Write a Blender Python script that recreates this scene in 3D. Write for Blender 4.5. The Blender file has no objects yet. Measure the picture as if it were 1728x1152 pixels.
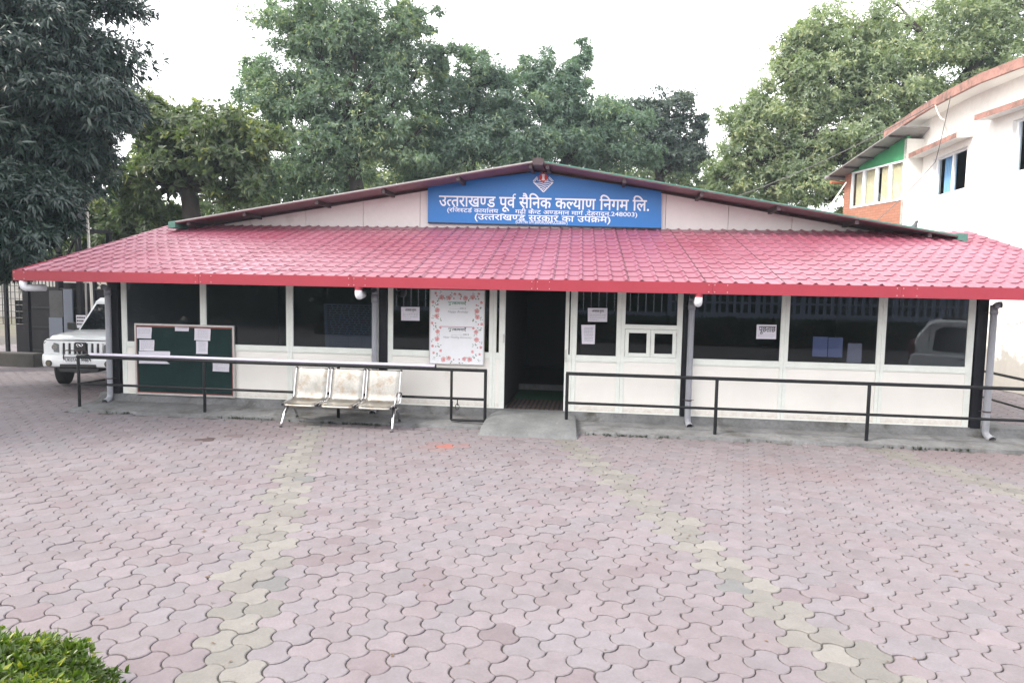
import bpy, bmesh, math, random
import numpy as np
from mathutils import Vector, Matrix
random.seed(7); rng = np.random.default_rng(11)
R = math.radians
scene = bpy.context.scene
COL = scene.collection

# ------------------------------------------------------------------ camera
F_PX, IMG_W, IMG_H = 1180.0, 1728.0, 1152.0
YAW, PITCH, ROLL = R(7.0), math.atan(94 / 1180.0), math.atan(0.019)
CAM = np.array([0.0, -11.2, 2.2])
_fw = np.array([-math.sin(YAW) * math.cos(PITCH), math.cos(YAW) * math.cos(PITCH), -math.sin(PITCH)])
_r0 = np.array([math.cos(YAW), math.sin(YAW), 0.0]); _u0 = np.cross(_r0, _fw)
_rt = _r0 * math.cos(ROLL) + _u0 * math.sin(ROLL); _up = np.cross(_rt, _fw)
cd = bpy.data.cameras.new('camera'); cam = bpy.data.objects.new('camera', cd); COL.objects.link(cam)
cd.sensor_width = 36.0; cd.lens = F_PX / IMG_W * 36.0; cd.clip_end = 600; cd.clip_start = 0.05
cam.matrix_world = Matrix(((_rt[0], _up[0], -_fw[0], CAM[0]), (_rt[1], _up[1], -_fw[1], CAM[1]),
                           (_rt[2], _up[2], -_fw[2], CAM[2]), (0, 0, 0, 1)))
scene.camera = cam

def ray(x, y): return _fw + _rt * (x - 864) / F_PX - _up * (y - 576) / F_PX
def onY(x, y, Y=0.0): d = ray(x, y); return CAM + d * ((Y - CAM[1]) / d[1])
def onZ(x, y, Z=0.0): d = ray(x, y); return CAM + d * ((Z - CAM[2]) / d[2])
def atd(x, y, depth): return CAM + ray(x, y) * depth

# ------------------------------------------------------------------ sky, sun, exposure
SUN_EL, SUN_AZ = R(44), R(-122)            # azimuth from +Y towards +X : sun stands to the left, veiled
sd = np.array([math.sin(SUN_AZ) * math.cos(SUN_EL), math.cos(SUN_AZ) * math.cos(SUN_EL), math.sin(SUN_EL)])
w = bpy.data.worlds.new('World'); scene.world = w; w.use_nodes = True
nt = w.node_tree; nt.nodes.clear()
out = nt.nodes.new('ShaderNodeOutputWorld'); addn = nt.nodes.new('ShaderNodeAddShader')
b1 = nt.nodes.new('ShaderNodeBackground'); b2 = nt.nodes.new('ShaderNodeBackground')
sky = nt.nodes.new('ShaderNodeTexSky'); sky.sky_type = 'NISHITA'; sky.sun_disc = False
sky.sun_elevation = SUN_EL; sky.sun_rotation = SUN_AZ; sky.air_density = 1.0; sky.dust_density = 4.0
nt.links.new(sky.outputs[0], b1.inputs[0]); b1.inputs[1].default_value = 0.07
b2.inputs[0].default_value = (1.0, 0.985, 0.965, 1); b2.inputs[1].default_value = 1.80   # thick white haze cover
nt.links.new(b1.outputs[0], addn.inputs[0]); nt.links.new(b2.outputs[0], addn.inputs[1]); nt.links.new(addn.outputs[0], out.inputs[0])
sl = bpy.data.lights.new('sun', 'SUN'); so = bpy.data.objects.new('sun', sl); COL.objects.link(so)
sl.energy = 3.0; sl.angle = R(10); sl.color = (1.0, 0.94, 0.84)
so.rotation_euler = Vector((-sd[0], -sd[1], -sd[2])).to_track_quat('-Z', 'Y').to_euler()
scene.view_settings.view_transform = 'Standard'; scene.view_settings.look = 'None'
scene.view_settings.exposure = 0.60; scene.view_settings.gamma = 1.0
scene.cycles.max_bounces = 7; scene.cycles.diffuse_bounces = 6; scene.cycles.transmission_bounces = 6; scene.cycles.transparent_max_bounces = 12

# ------------------------------------------------------------------ helpers
def tag(o, label=None, cat=None, group=None, kind=None):
    if label: o['label'] = label
    if cat: o['category'] = cat
    if group: o['group'] = group
    if kind: o['kind'] = kind
    return o
def thing(name, loc, label, cat, group=None):
    o = bpy.data.objects.new(name, None); COL.objects.link(o); o.location = loc; o.empty_display_size = 0.2
    return tag(o, label, cat, group)
def origin_of(p):
    v = Vector((0, 0, 0))
    while p is not None: v += p.location; p = p.parent
    return v

class MB:
    """collects faces in world coordinates; build() links them as one mesh object"""
    def __init__(self): self.v = []; self.f = []; self.mi = []
    def add(self, vs, fs, m=0):
        n = len(self.v); self.v += [tuple(map(float, p)) for p in vs]; self.f += [tuple(i + n for i in q) for q in fs]; self.mi += [m] * len(fs); return self
    def box(self, x0, x1, y0, y1, z0, z1, m=0):
        return self.add([(x0,y0,z0),(x1,y0,z0),(x1,y1,z0),(x0,y1,z0),(x0,y0,z1),(x1,y0,z1),(x1,y1,z1),(x0,y1,z1)],
                        [(0,3,2,1),(4,5,6,7),(0,1,5,4),(1,2,6,5),(2,3,7,6),(3,0,4,7)], m)
    def tube(self, pts, rad, n=10, m=0, cap=True):
        pts = [np.array(p, float) for p in pts]
        if not hasattr(rad, '__len__'): rad = [rad] * len(pts)
        prev = None; rings = []
        for i, p in enumerate(pts):
            t = pts[min(i+1, len(pts)-1)] - pts[max(i-1, 0)]; t = t / (np.linalg.norm(t) + 1e-9)
            if prev is None:
                a = np.array([0,0,1.0]) if abs(t[2]) < .9 else np.array([1.0,0,0]); a = np.cross(t, a)
            else: a = prev - t * (prev @ t)
            a = a / (np.linalg.norm(a) + 1e-9); prev = a; b = np.cross(t, a)
            rings.append([p + rad[i] * (a * math.cos(2*math.pi*k/n) + b * math.sin(2*math.pi*k/n)) for k in range(n)])
        vs = [q for r_ in rings for q in r_]; fs = []
        for i in range(len(pts) - 1):
            for k in range(n): fs.append((i*n+k, i*n+(k+1)%n, (i+1)*n+(k+1)%n, (i+1)*n+k))
        if cap: fs.append(tuple(range(n-1, -1, -1))); fs.append(tuple((len(pts)-1)*n + k for k in range(n)))
        return self.add(vs, fs, m)
    def bar(self, p, q, wd, hd, m=0):          # square section bar
        p = np.array(p, float); q = np.array(q, float); t = q - p; t /= np.linalg.norm(t)
        a = np.array([0,0,1.0]) if abs(t[2]) < .9 else np.array([0,1.0,0]); a = np.cross(t, a); a /= np.linalg.norm(a); b = np.cross(t, a)
        vs = [e + a*s*wd/2 + b*u_*hd/2 for e in (p, q) for s, u_ in ((-1,-1),(1,-1),(1,1),(-1,1))]
        return self.add(vs, [(0,1,2,3),(7,6,5,4),(0,4,5,1),(1,5,6,2),(2,6,7,3),(3,7,4,0)], m)
    def prism(self, poly, d, m=0):             # poly: 3D points of a planar ring, d: extrusion vector
        n = len(poly); vs = [np.array(p, float) for p in poly]; vs = vs + [p + np.array(d, float) for p in vs]
        fs = [tuple(range(n)), tuple(range(2*n-1, n-1, -1))] + [(i, i+n, (i+1)%n+n, (i+1)%n) for i in range(n)]
        return self.add(vs, fs, m)
    def loft(self, rings, m=0, cap=True):
        n = len(rings[0]); vs = [p for r_ in rings for p in r_]; fs = []
        for i in range(len(rings)-1):
            for k in range(n): fs.append((i*n+k, i*n+(k+1)%n, (i+1)*n+(k+1)%n, (i+1)*n+k))
        if cap: fs.append(tuple(range(n-1,-1,-1))); fs.append(tuple((len(rings)-1)*n+k for k in range(n)))
        return self.add(vs, fs, m)
    def disc(self, c, nrm, r, th, n=20, m=0):
        c = np.array(c, float); nrm = np.array(nrm, float)/np.linalg.norm(nrm)
        return self.tube([c, c + nrm*th], r, n, m)
    def xform(self, M):
        self.v = [tuple(M @ Vector(p)) for p in self.v]; return self
    def build(self, name, mat, parent=None, smooth=False, bevel=0.0, fix=True):
        me = bpy.data.meshes.new(name); o_ = origin_of(parent) if parent else Vector((0,0,0))
        me.from_pydata([(p[0]-o_.x, p[1]-o_.y, p[2]-o_.z) for p in self.v], [], self.f)
        for mm in (mat if isinstance(mat, (list, tuple)) else [mat]): me.materials.append(mm)
        if any(self.mi): me.polygons.foreach_set('material_index', self.mi)
        if fix:
            bm = bmesh.new(); bm.from_mesh(me); bmesh.ops.recalc_face_normals(bm, faces=bm.faces); bm.to_mesh(me); bm.free()
        if smooth: me.polygons.foreach_set('use_smooth', [True]*len(me.polygons))
        me.update()
        o = bpy.data.objects.new(name, me); COL.objects.link(o)
        if parent: o.parent = parent
        if bevel:
            md = o.modifiers.new('bevel', 'BEVEL'); md.width = bevel; md.segments = 2; md.limit_method = 'ANGLE'; md.angle_limit = R(40)
        if smooth:
            try: o.modifiers.new('wn', 'WEIGHTED_NORMAL')
            except Exception: pass
        return o

def raw_mesh(name, V, Fc, mat, parent=None, col=None, smooth=False):
    """V (n,3), Fc (m,k) numpy arrays -> one mesh object quickly; col (n,3) optional point colours"""
    me = bpy.data.meshes.new(name); V = np.asarray(V, np.float32); Fc = np.asarray(Fc, np.int32)
    if parent is not None:
        o_ = origin_of(parent); V = V - np.array([o_.x, o_.y, o_.z], np.float32)
    k = Fc.shape[1]; m = Fc.shape[0]
    me.vertices.add(len(V)); me.vertices.foreach_set('co', V.ravel())
    me.loops.add(m*k); me.loops.foreach_set('vertex_index', Fc.ravel())
    me.polygons.add(m); me.polygons.foreach_set('loop_start', np.arange(0, m*k, k, dtype=np.int32))
    me.update(calc_edges=True)
    if col is not None:
        at = me.color_attributes.new('Col', 'FLOAT_COLOR', 'POINT')
        at.data.foreach_set('color', np.hstack([col, np.ones((len(V),1))]).astype(np.float32).ravel())
    me.materials.append(mat)
    me.polygons.foreach_set('use_smooth', [bool(smooth)]*m)
    o = bpy.data.objects.new(name, me); COL.objects.link(o)
    if parent is not None: o.parent = parent
    return o

# ------------------------------------------------------------------ materials
def new_mat(name):
    m = bpy.data.materials.new(name); m.use_nodes = True; n = m.node_tree.nodes; return m, n, m.node_tree.links, n['Principled BSDF']
def noise(n, l, co, scale, detail=4, rough=.6):
    t = n.new('ShaderNodeTexNoise'); t.inputs['Scale'].default_value = scale; t.inputs['Detail'].default_value = detail; t.inputs['Roughness'].default_value = rough
    l.new(co, t.inputs['Vector']); return t.outputs['Fac']
def ramp(n, l, fac, stops):
    r_ = n.new('ShaderNodeValToRGB'); e = r_.color_ramp.elements
    while len(e) < len(stops): e.new(.5)
    for el, (p, c) in zip(e, stops): el.position = p; el.color = (c, c, c, 1) if not hasattr(c, '__len__') else (*c, 1)
    l.new(fac, r_.inputs[0]); return r_.outputs[0]
def mixc(n, l, fac, a, b, mode='MIX'):
    x = n.new('ShaderNodeMix'); x.data_type = 'RGBA'; x.blend_type = mode
    for s, val in ((0, fac), (6, a), (7, b)):
        if hasattr(val, 'is_linked'): l.new(val, x.inputs[s])
        elif s == 0: x.inputs[0].default_value = val
        else: x.inputs[s].default_value = (*val, 1)
    return x.outputs[2]
def mat(name, col, rough=.6, var=.12, scale=6., bump=0., bscale=60., metal=0., dirt=None, spec=.5, stretch=None, coat=0):
    """base colour broken up by two noises, optional dirt (colour, low, high, scale) and fine relief"""
    m, n, l, p = new_mat(name); tc = n.new('ShaderNodeTexCoord'); co = tc.outputs['Object']
    if stretch:
        mp = n.new('ShaderNodeMapping'); mp.inputs['Scale'].default_value = stretch; l.new(co, mp.inputs[0]); co = mp.outputs[0]
    f1 = ramp(n, l, noise(n, l, co, scale, 6), [(.3, 1-var), (.7, 1+var*.6)])
    c = mixc(n, l, 1.0, col, f1, 'MULTIPLY')
    f2 = ramp(n, l, noise(n, l, co, scale*9, 3), [(.3, 1-var*.5), (.7, 1+var*.3)])
    c = mixc(n, l, 1.0, c, f2, 'MULTIPLY')
    if dirt:
        dc, lo, hi, ds = dirt
        c = mixc(n, l, ramp(n, l, noise(n, l, co, ds, 8, .68), [(lo, 0.), (hi, 1.)]), c, dc)
    l.new(c, p.inputs['Base Color'])
    p.inputs['Roughness'].default_value = rough; p.inputs['Metallic'].default_value = metal; p.inputs['Specular IOR Level'].default_value = spec
    if coat: p.inputs['Coat Weight'].default_value = coat; p.inputs['Coat Roughness'].default_value = .08
    if bump:
        b = n.new('ShaderNodeBump'); b.inputs['Strength'].default_value = bump; b.inputs['Distance'].default_value = .01
        l.new(noise(n, l, co, bscale, 5), b.inputs['Height']); l.new(b.outputs[0], p.inputs['Normal'])
    return m
def glass_mat(name, tint, rough=.0, refl=1.45):
    m, n, l, p = new_mat(name); n.remove(p); o = n['Material Output']
    tr = n.new('ShaderNodeBsdfTransparent'); tr.inputs[0].default_value = (*tint, 1)
    gl = n.new('ShaderNodeBsdfGlossy'); gl.inputs['Roughness'].default_value = rough; gl.inputs[0].default_value = (.9,.95,1,1)
    fr = n.new('ShaderNodeFresnel'); fr.inputs[0].default_value = refl
    ge = n.new('ShaderNodeNewGeometry'); iv = n.new('ShaderNodeMath'); iv.operation = 'SUBTRACT'; iv.inputs[0].default_value = 1.; l.new(ge.outputs['Backfacing'], iv.inputs[1])
    ml = n.new('ShaderNodeMath'); ml.operation = 'MULTIPLY'; l.new(fr.outputs[0], ml.inputs[0]); l.new(iv.outputs[0], ml.inputs[1])      # reflect only where light enters the pane
    mx = n.new('ShaderNodeMixShader'); l.new(ml.outputs[0], mx.inputs[0]); l.new(tr.outputs[0], mx.inputs[1]); l.new(gl.outputs[0], mx.inputs[2]); l.new(mx.outputs[0], o.inputs[0])
    return m
def leaf_mat(name, c0, c1, c2=None, rough=.45, trans=.35):
    """leaf colours vary from leaf to leaf by the Col attribute (r = random number of that leaf)"""
    m, n, l, p = new_mat(name); o = n['Material Output']
    at = n.new('ShaderNodeVertexColor'); at.layer_name = 'Col'
    sp = n.new('ShaderNodeSeparateColor'); l.new(at.outputs[0], sp.inputs[0])
    stops = [(0., c0), (.75, c1), (1., c2 or c1)]
    c = ramp(n, l, sp.outputs[0], stops)
    l.new(c, p.inputs['Base Color']); p.inputs['Roughness'].default_value = rough; p.inputs['Specular IOR Level'].default_value = .5
    t = n.new('ShaderNodeBsdfTranslucent'); l.new(mixc(n, l, 1., c, (1.3, 1.5, .6), 'MULTIPLY'), t.inputs[0])
    mx = n.new('ShaderNodeMixShader'); mx.inputs[0].default_value = trans
    l.new(p.outputs[0], mx.inputs[1]); l.new(t.outputs[0], mx.inputs[2]); l.new(mx.outputs[0], o.inputs[0]); return m

M = {}
M['cream'] = mat('cream_panel', (.80,.775,.74), .55, .06, 2.5, dirt=((.55,.49,.42), .64, .95, 1.3))
M['frame'] = mat('white_frame', (.78,.81,.77), .4, .07, 5, dirt=((.35,.33,.28), .66, .95, 3))
M['black'] = mat('black_paint', (.010,.010,.015), .5, .3, 6, bump=.1, spec=.25, dirt=((.10,.09,.09), .62, .9, 5))
M['rail'] = mat('rail_paint', (.009,.010,.012), .42, .3, 8, spec=.28, dirt=((.16,.15,.15), .66, .85, 9))
M['concrete'] = mat('concrete', (.165,.168,.175), .9, .35, 2.2, bump=.7, bscale=35, dirt=((.055,.052,.042), .52, .70, 2.6))
M['concrete2'] = mat('ramp_concrete', (.145,.152,.157), .9, .28, 3.2, bump=.6, bscale=28, dirt=((.30,.30,.30), .62, .74, 4))
M['fascia'] = mat('red_fascia', (.27,.022,.040), .38, .08, 1.6, dirt=((.22,.03,.04), .6, .9, 2.5))
M['pvc'] = mat('grey_pvc', (.30,.31,.35), .42, .08, 4, dirt=((.2,.19,.18), .62, .85, 6))
M['pvcw'] = mat('white_pvc', (.72,.73,.78), .35, .05, 4)
M['conduit'] = mat('conduit', (.66,.63,.74), .35, .06, 4)
M['gable'] = mat('gable_panel', (.66,.61,.61), .6, .05, 1.5, dirt=((.40,.34,.32), .62, .92, 1.2))
M['maroon'] = mat('maroon_soffit', (.17,.078,.098), .5, .1, 3)
M['darksteel'] = mat('dark_steel', (.05,.03,.035), .55, .2, 6)
M['greentrim'] = mat('green_trim', (.06,.16,.13), .5, .12, 5, dirt=((.22,.27,.25), .52, .78, 4))
M['blue'] = mat('sign_blue', (.012,.155,.48), .42, .06, 1.8)
M['white'] = mat('white_paint', (.82,.84,.88), .5, .04, 5)
M['red'] = mat('red_paint', (.55,.04,.03), .5, .05, 5)
def splash_cream():
    m, n, l, p = new_mat('cream_panel_base'); co = n.new('ShaderNodeNewGeometry').outputs['Position']; sx = n.new('ShaderNodeSeparateXYZ'); l.new(co, sx.inputs[0])
    c = mixc(n, l, 1., (.83,.805,.765), ramp(n, l, noise(n, l, co, 1.1, 6), [(.3,.93),(.7,1.03)]), 'MULTIPLY')
    c = mixc(n, l, ramp(n, l, noise(n, l, co, 2.3, 8, .7), [(.60,0.),(.85,.5)]), c, (.56,.50,.43))
    ad = n.new('ShaderNodeMath'); ad.operation = 'MULTIPLY_ADD'; l.new(noise(n, l, co, 14, 6, .7), ad.inputs[0]); ad.inputs[1].default_value = -.28; l.new(sx.outputs[2], ad.inputs[2])
    c = mixc(n, l, ramp(n, l, ad.outputs[0], [(.06,.45),(.17,0.)]), c, (.40,.34,.28))      # mud splashed up from the apron
    l.new(c, p.inputs['Base Color']); p.inputs['Roughness'].default_value = .55; return m
M['panelbase'] = splash_cream()
M['letter'] = mat('letter_white', (.80,.84,.92), .5, .03, 9)
M['ink'] = mat('ink', (.02,.02,.025), .7, .1, 9)
M['greyink'] = mat('grey_ink', (.30,.31,.36), .7, .15, 30)
M['paper'] = mat('paper', (.68,.66,.74), .8, .05, 7)
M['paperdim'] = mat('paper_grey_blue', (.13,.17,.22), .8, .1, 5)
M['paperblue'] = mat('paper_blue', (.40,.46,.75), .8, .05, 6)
M['greenboard'] = mat('green_board', (.008,.026,.026), .8, .2, 3, spec=.2, dirt=((.018,.040,.038), .55, .8, 2))
M['brownwood'] = mat('brown_trim', (.20,.045,.035), .6, .2, 8)
M['alu'] = mat('aluminium', (.60,.58,.57), .38, .1, 9, metal=.6)
M['steel'] = mat('bench_steel', (.33,.32,.30), .40, .25, 5, metal=.85, dirt=((.20,.125,.06), .52, .76, 6.5))
M['chrome'] = mat('chrome', (.62,.62,.64), .2, .1, 9, metal=1.)
M['glass'] = glass_mat('tinted_glass', (.62,.64,.68), .0, 1.72)
M['clear'] = glass_mat('window_glass', (.92,.95,.95), .0, 1.5)
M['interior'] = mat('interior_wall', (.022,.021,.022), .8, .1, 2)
M['carpet'] = mat('green_carpet', (.015,.075,.035), .95, .2, 20)
M['mat'] = mat('door_mat', (.075,.052,.045), .95, .3, 30)
M['matdark'] = mat('door_mat_dark', (.03,.022,.02), .95, .3, 30)
M['carwhite'] = mat('car_white', (.76,.78,.80), .22, .03, 3, coat=.6)
M['carglass'] = mat('car_glass', (.012,.014,.016), .05, .1, 3, spec=.8)
M['rubber'] = mat('rubber', (.018,.018,.018), .8, .25, 9, bump=.2)
M['plastic'] = mat('dark_plastic', (.025,.025,.028), .55, .15, 9)
M['lamp'] = mat('lamp_glass', (.15,.16,.17), .08, .25, 14, spec=.9, coat=.7)
M['fog'] = mat('fog_lamp', (.16,.14,.10), .12, .2, 20, coat=.6)
M['tailred'] = mat('tail_lamp', (.10,.008,.008), .15, .1, 8, coat=.6)
M['bark'] = mat('bark', (.035,.028,.024), .9, .4, 3, bump=.8, bscale=12, stretch=(1,1,.25))
M['barkgrey'] = mat('bark_grey', (.10,.088,.078), .9, .35, 3, bump=.8, bscale=12, stretch=(1,1,.25))
M['tank'] = mat('tank_plastic', (.010,.012,.020), .5, .15, 3)
M['gate'] = mat('gate_sheet', (.009,.009,.013), .6, .3, 3, spec=.2, dirt=((.06,.05,.045), .6, .85, 3))
M['paleblue'] = mat('pale_blue_sheet', (.085,.10,.14), .6, .1, 3)
M['poster'] = mat('faded_poster', (.035,.035,.042), .7, .35, 4)
M['brick'] = mat('brick', (.46,.17,.095), .85, .18, 5, bump=.4)
M['mortar'] = mat('mortar', (.40,.30,.25), .9, .15, 8)
M['plaster'] = mat('white_plaster', (.78,.77,.74), .85, .05, 1.5, bump=.1, bscale=18, dirt=((.30,.28,.25), .68, .86, .9))
M['band'] = mat('terracotta_band', (.33,.18,.15), .85, .3, 3, dirt=((.12,.085,.07), .50, .68, 3.5))
M['tin'] = mat('tin_sheet', (.30,.29,.29), .5, .15, 3, metal=.2)
M['greenpanel'] = mat('green_panel', (.05,.27,.12), .7, .12, 3)
M['curtain'] = mat('curtain', (.62,.53,.37), .9, .12, 4, stretch=(14,14,1))
M['curtainblue'] = mat('curtain_blue', (.22,.42,.68), .9, .15, 4, stretch=(14,14,1))
M['soil'] = mat('soil', (.10,.085,.062), .95, .35, 1.2, bump=.6, bscale=20, dirt=((.055,.075,.03), .5, .62, .7))
M['bed'] = mat('joint_soil', (.080,.070,.064), .95, .3, 5, bump=.6, bscale=50)
M['courtpave'] = mat('court_paving', (.05,.045,.047), .85, .2, 4)
M['lattice'] = mat('lattice_paint', (.24,.27,.37), .8, .1, 2)
M['darkblock'] = mat('dark_concrete', (.055,.052,.05), .9, .3, 3, bump=.5)
M['farwall'] = mat('far_wall', (.25,.24,.23), .9, .2, 1, dirt=((.12,.11,.10), .55, .75, .9))
M['wire'] = mat('cable', (.10,.10,.10), .6, .1, 9)
M['wirepale'] = mat('pale_cable', (.55,.53,.5), .6, .1, 9)
M['pigeon'] = mat('pigeon', (.07,.075,.09), .6, .2, 20)
M['twig'] = mat('twig', (.12,.09,.05), .9, .3, 30)

def paver_mat(name, per_object):
    m, n, l, p = new_mat(name); tc = n.new('ShaderNodeTexCoord'); geo = n.new('ShaderNodeNewGeometry'); co = geo.outputs['Position']
    if per_object: src = n.new('ShaderNodeObjectInfo').outputs['Color']
    else:
        a = n.new('ShaderNodeVertexColor'); a.layer_name = 'Col'; src = a.outputs[0]
    c = mixc(n, l, 1., src, ramp(n, l, noise(n, l, co, 7, 6, .65), [(.25, .86), (.75, 1.11)]), 'MULTIPLY')
    c = mixc(n, l, 1., c, ramp(n, l, noise(n, l, co, 60, 4, .7), [(.3, .88), (.7, 1.08)]), 'MULTIPLY')
    c = mixc(n, l, ramp(n, l, noise(n, l, co, 3.2, 8, .7), [(.60, 0.), (.76, .55)]), c, (.170,.165,.178))       # pale worn patches
    c = mixc(n, l, ramp(n, l, noise(n, l, co, .55, 7, .72), [(.50, 0.), (.76, .38)]), c, (.092,.069,.072))     # broad damp darker areas
    c = mixc(n, l, ramp(n, l, noise(n, l, co, 21, 5, .7), [(.70, 0.), (.80, .45)]), c, (.07,.062,.062))
    l.new(c, p.inputs['Base Color']); p.inputs['Roughness'].default_value = .78; p.inputs['Specular IOR Level'].default_value = .4
    b = n.new('ShaderNodeBump'); b.inputs['Strength'].default_value = .35; b.inputs['Distance'].default_value = .004
    l.new(noise(n, l, co, 140, 4), b.inputs['Height']); l.new(b.outputs[0], p.inputs['Normal']); return m
M['paver_obj'] = paver_mat('paver_single', True); M['paver_field'] = paver_mat('paver_field', False)

def tile_mat():
    m, n, l, p = new_mat('roof_tile'); geo = n.new('ShaderNodeNewGeometry'); co = geo.outputs['Position']
    mp = n.new('ShaderNodeMapping'); mp.inputs['Scale'].default_value = (1, .35, .35); l.new(co, mp.inputs[0])
    c = mixc(n, l, ramp(n, l, noise(n, l, co, .8, 5), [(.35, 0.), (.7, 1.)]), (.200,.038,.070), (.255,.085,.128))
    c = mixc(n, l, ramp(n, l, noise(n, l, mp.outputs[0], 26, 5, .7), [(.55, 0.), (.75, .6)]), c, (.24,.165,.185))   # dust streaks
    c = mixc(n, l, ramp(n, l, noise(n, l, mp.outputs[0], 5, 6, .7), [(.60, 0.), (.78, .55)]), c, (.20,.12,.14))
    l.new(c, p.inputs['Base Color'])
    l.new(ramp(n, l, noise(n, l, co, 9, 5), [(.3, .34), (.7, .52)]), p.inputs['Roughness']); p.inputs['Specular IOR Level'].default_value = .8; p.inputs['Coat Weight'].default_value = .4; p.inputs['Coat Roughness'].default_value = .34
    return m
M['tile'] = tile_mat()

# ------------------------------------------------------------------ lettering (Devanagari pieces are laid out glyph by glyph)
_gc = {}
def glyph(ch, off=0.0):
    k = (ch, round(off, 4))
    if k not in _gc:
        cu = bpy.data.curves.new('g', 'FONT'); cu.body = ch; cu.size = 1.0; cu.offset = off; cu.resolution_u = 3
        o = bpy.data.objects.new('g', cu); COL.objects.link(o)
        me = o.evaluated_get(bpy.context.evaluated_depsgraph_get()).to_mesh()
        V = [tuple(v.co)[:2] for v in me.vertices]; Fs = [tuple(p.vertices) for p in me.polygons]
        o.evaluated_get(bpy.context.evaluated_depsgraph_get()).to_mesh_clear()
        bpy.data.objects.remove(o); bpy.data.curves.remove(cu); _gc[k] = (V, Fs)
    return _gc[k]
_adv = {'ि': .259}
def advance(ch):
    if ch not in _adv:
        xa = min(v[0] for v in glyph(ch + 'I')[0]); 
        def cx(s): return max(v[0] for v in glyph(s)[0])
        _adv[ch] = cx(ch + 'I') - cx('I')
    return _adv[ch]
def cut_right(V, Fs, x):
    bm = bmesh.new(); vs = [bm.verts.new((a, b, 0)) for a, b in V]
    for q in Fs:
        try: bm.faces.new([vs[i] for i in q])
        except ValueError: pass
    bmesh.ops.bisect_plane(bm, geom=bm.verts[:]+bm.edges[:]+bm.faces[:], plane_co=(x,0,0), plane_no=(1,0,0), clear_outer=True)
    bm.verts.index_update(); V2 = [(v.co.x, v.co.y) for v in bm.verts]; F2 = [tuple(v.index for v in f.verts) for f in bm.faces]; bm.free(); return V2, F2
def stroke(pts, wd):
    V = []; Fs = []
    for i, p in enumerate(pts):
        a = np.array(pts[max(i-1,0)]); b = np.array(pts[min(i+1,len(pts)-1)]); t = (b-a)/np.linalg.norm(b-a); n_ = np.array([-t[1], t[0]])*wd/2
        V += [tuple(np.array(p)+n_), tuple(np.array(p)-n_)]
        if i: Fs.append((2*i-2, 2*i-1, 2*i+1, 2*i))
    return V, Fs
HALF = {'त': .60, 'ण': .74, 'ल': .70, 'स': .70, 'न': .62, 'श': .62}
def layout(tokens, off=0.0):
    """tokens: characters; 'X-' a half letter (stem cut away), 'REPH', 'RA' marks added to the letter before, ' ' a space, 'n:k' gap of k em"""
    x = 0.0; res = []; last = 0.0
    for t in tokens:
        if t == ' ': x += .30; continue
        if t.startswith('n:'): x += float(t[2:]); continue
        if t == 'REPH':
            V, Fs = stroke([(x-.12, .62), (x-.14, .70), (x-.10, .79), (x-.02, .82), (x+.05, .79)], .075); res.append((V, Fs)); continue
        if t == 'RA':
            V, Fs = stroke([(last+.29, .17), (last+.18, .07), (last+.08, .02)], .075); res.append((V, Fs)); continue
        half = len(t) == 2 and t[1] == '-'; ch = t[0] if half else t
        V, Fs = glyph(ch, off); a = advance(ch)
        if half: a = a * HALF[ch]; V, Fs = cut_right(V, Fs, a)
        res.append(([(p[0]+x, p[1]) for p in V], Fs)); last = x if a > .05 else last; x += a
    return res, x
def put_text(tokens, org, ex, ey, width, height, off=0.0, nrm=(0,-1,0), lift=.003, shear=0.):
    """lay a line along ex/ey from org; width in metres, height = metres per em; returns MB"""
    res, tot = layout(tokens, off) if isinstance(tokens, list) else tokens; mb = MB(); org = np.array(org, float); ex = np.array(ex, float); ey = np.array(ey, float); nrm = np.array(nrm, float)
    s = width / tot
    for i, (V, Fs) in enumerate(res):
        mb.add([org + ex*(p[0]*s + shear*p[1]*height) + ey*(p[1]*height) + nrm*(lift + (i % 4)*.0006) for p in V], Fs)
    return mb
X, Y_, Z_ = (1,0,0), (0,1,0), (0,0,1)
def toks(s): return list(s)

# ================================================================== THE SETTING: ground and paving
def sheet(name, x0, x1, y0, y1, z, m):
    o = MB().add([(x0,y0,z),(x1,y0,z),(x1,y1,z),(x0,y1,z)], [(0,1,2,3)]).build(name, m, fix=False); return tag(o, kind='structure')
sheet('ground', -220, 220, -120, 320, -.06, M['soil'])
yard = sheet('paved_yard', -24, 13, -10.2, 12, -.014, M['bed'])
sheet('court_paving', -24, 24, -24, -10.2, -.006, M['courtpave'])

PA, PS, PH = .231, .231/math.sqrt(3), .027           # paver flat-to-flat, edge, lobe height
def paver_outline(seg, shrink):
    """three lobes, three hollows: a hexagon whose edges are arcs, every paver the same way round"""
    cor = [np.array([math.cos(R(a)), math.sin(R(a))])*PS for a in (90,150,210,270,330,30)]
    sign = [-1, 1, -1, 1, -1, 1]       # edge k: cor[k]->cor[k+1]; +1 bulges out (left, lower right, upper right)
    pts = []
    for k in range(6):
        a, b = cor[k], cor[(k+1)%6]; mid = (a+b)/2; no = mid/np.linalg.norm(mid)
        for s in range(seg):
            t = s/seg; pts.append(a*(1-t)+b*t + no*sign[k]*PH*4*t*(1-t))
    pts = np.array(pts); n = len(pts)
    nx = np.roll(pts,-1,0)-np.roll(pts,1,0); nx = np.stack([nx[:,1], -nx[:,0]],1); nx /= np.linalg.norm(nx,axis=1)[:,None]
    return pts, nx
PHI = R(18.8); cP, sP = math.cos(PHI), math.sin(PHI)
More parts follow.
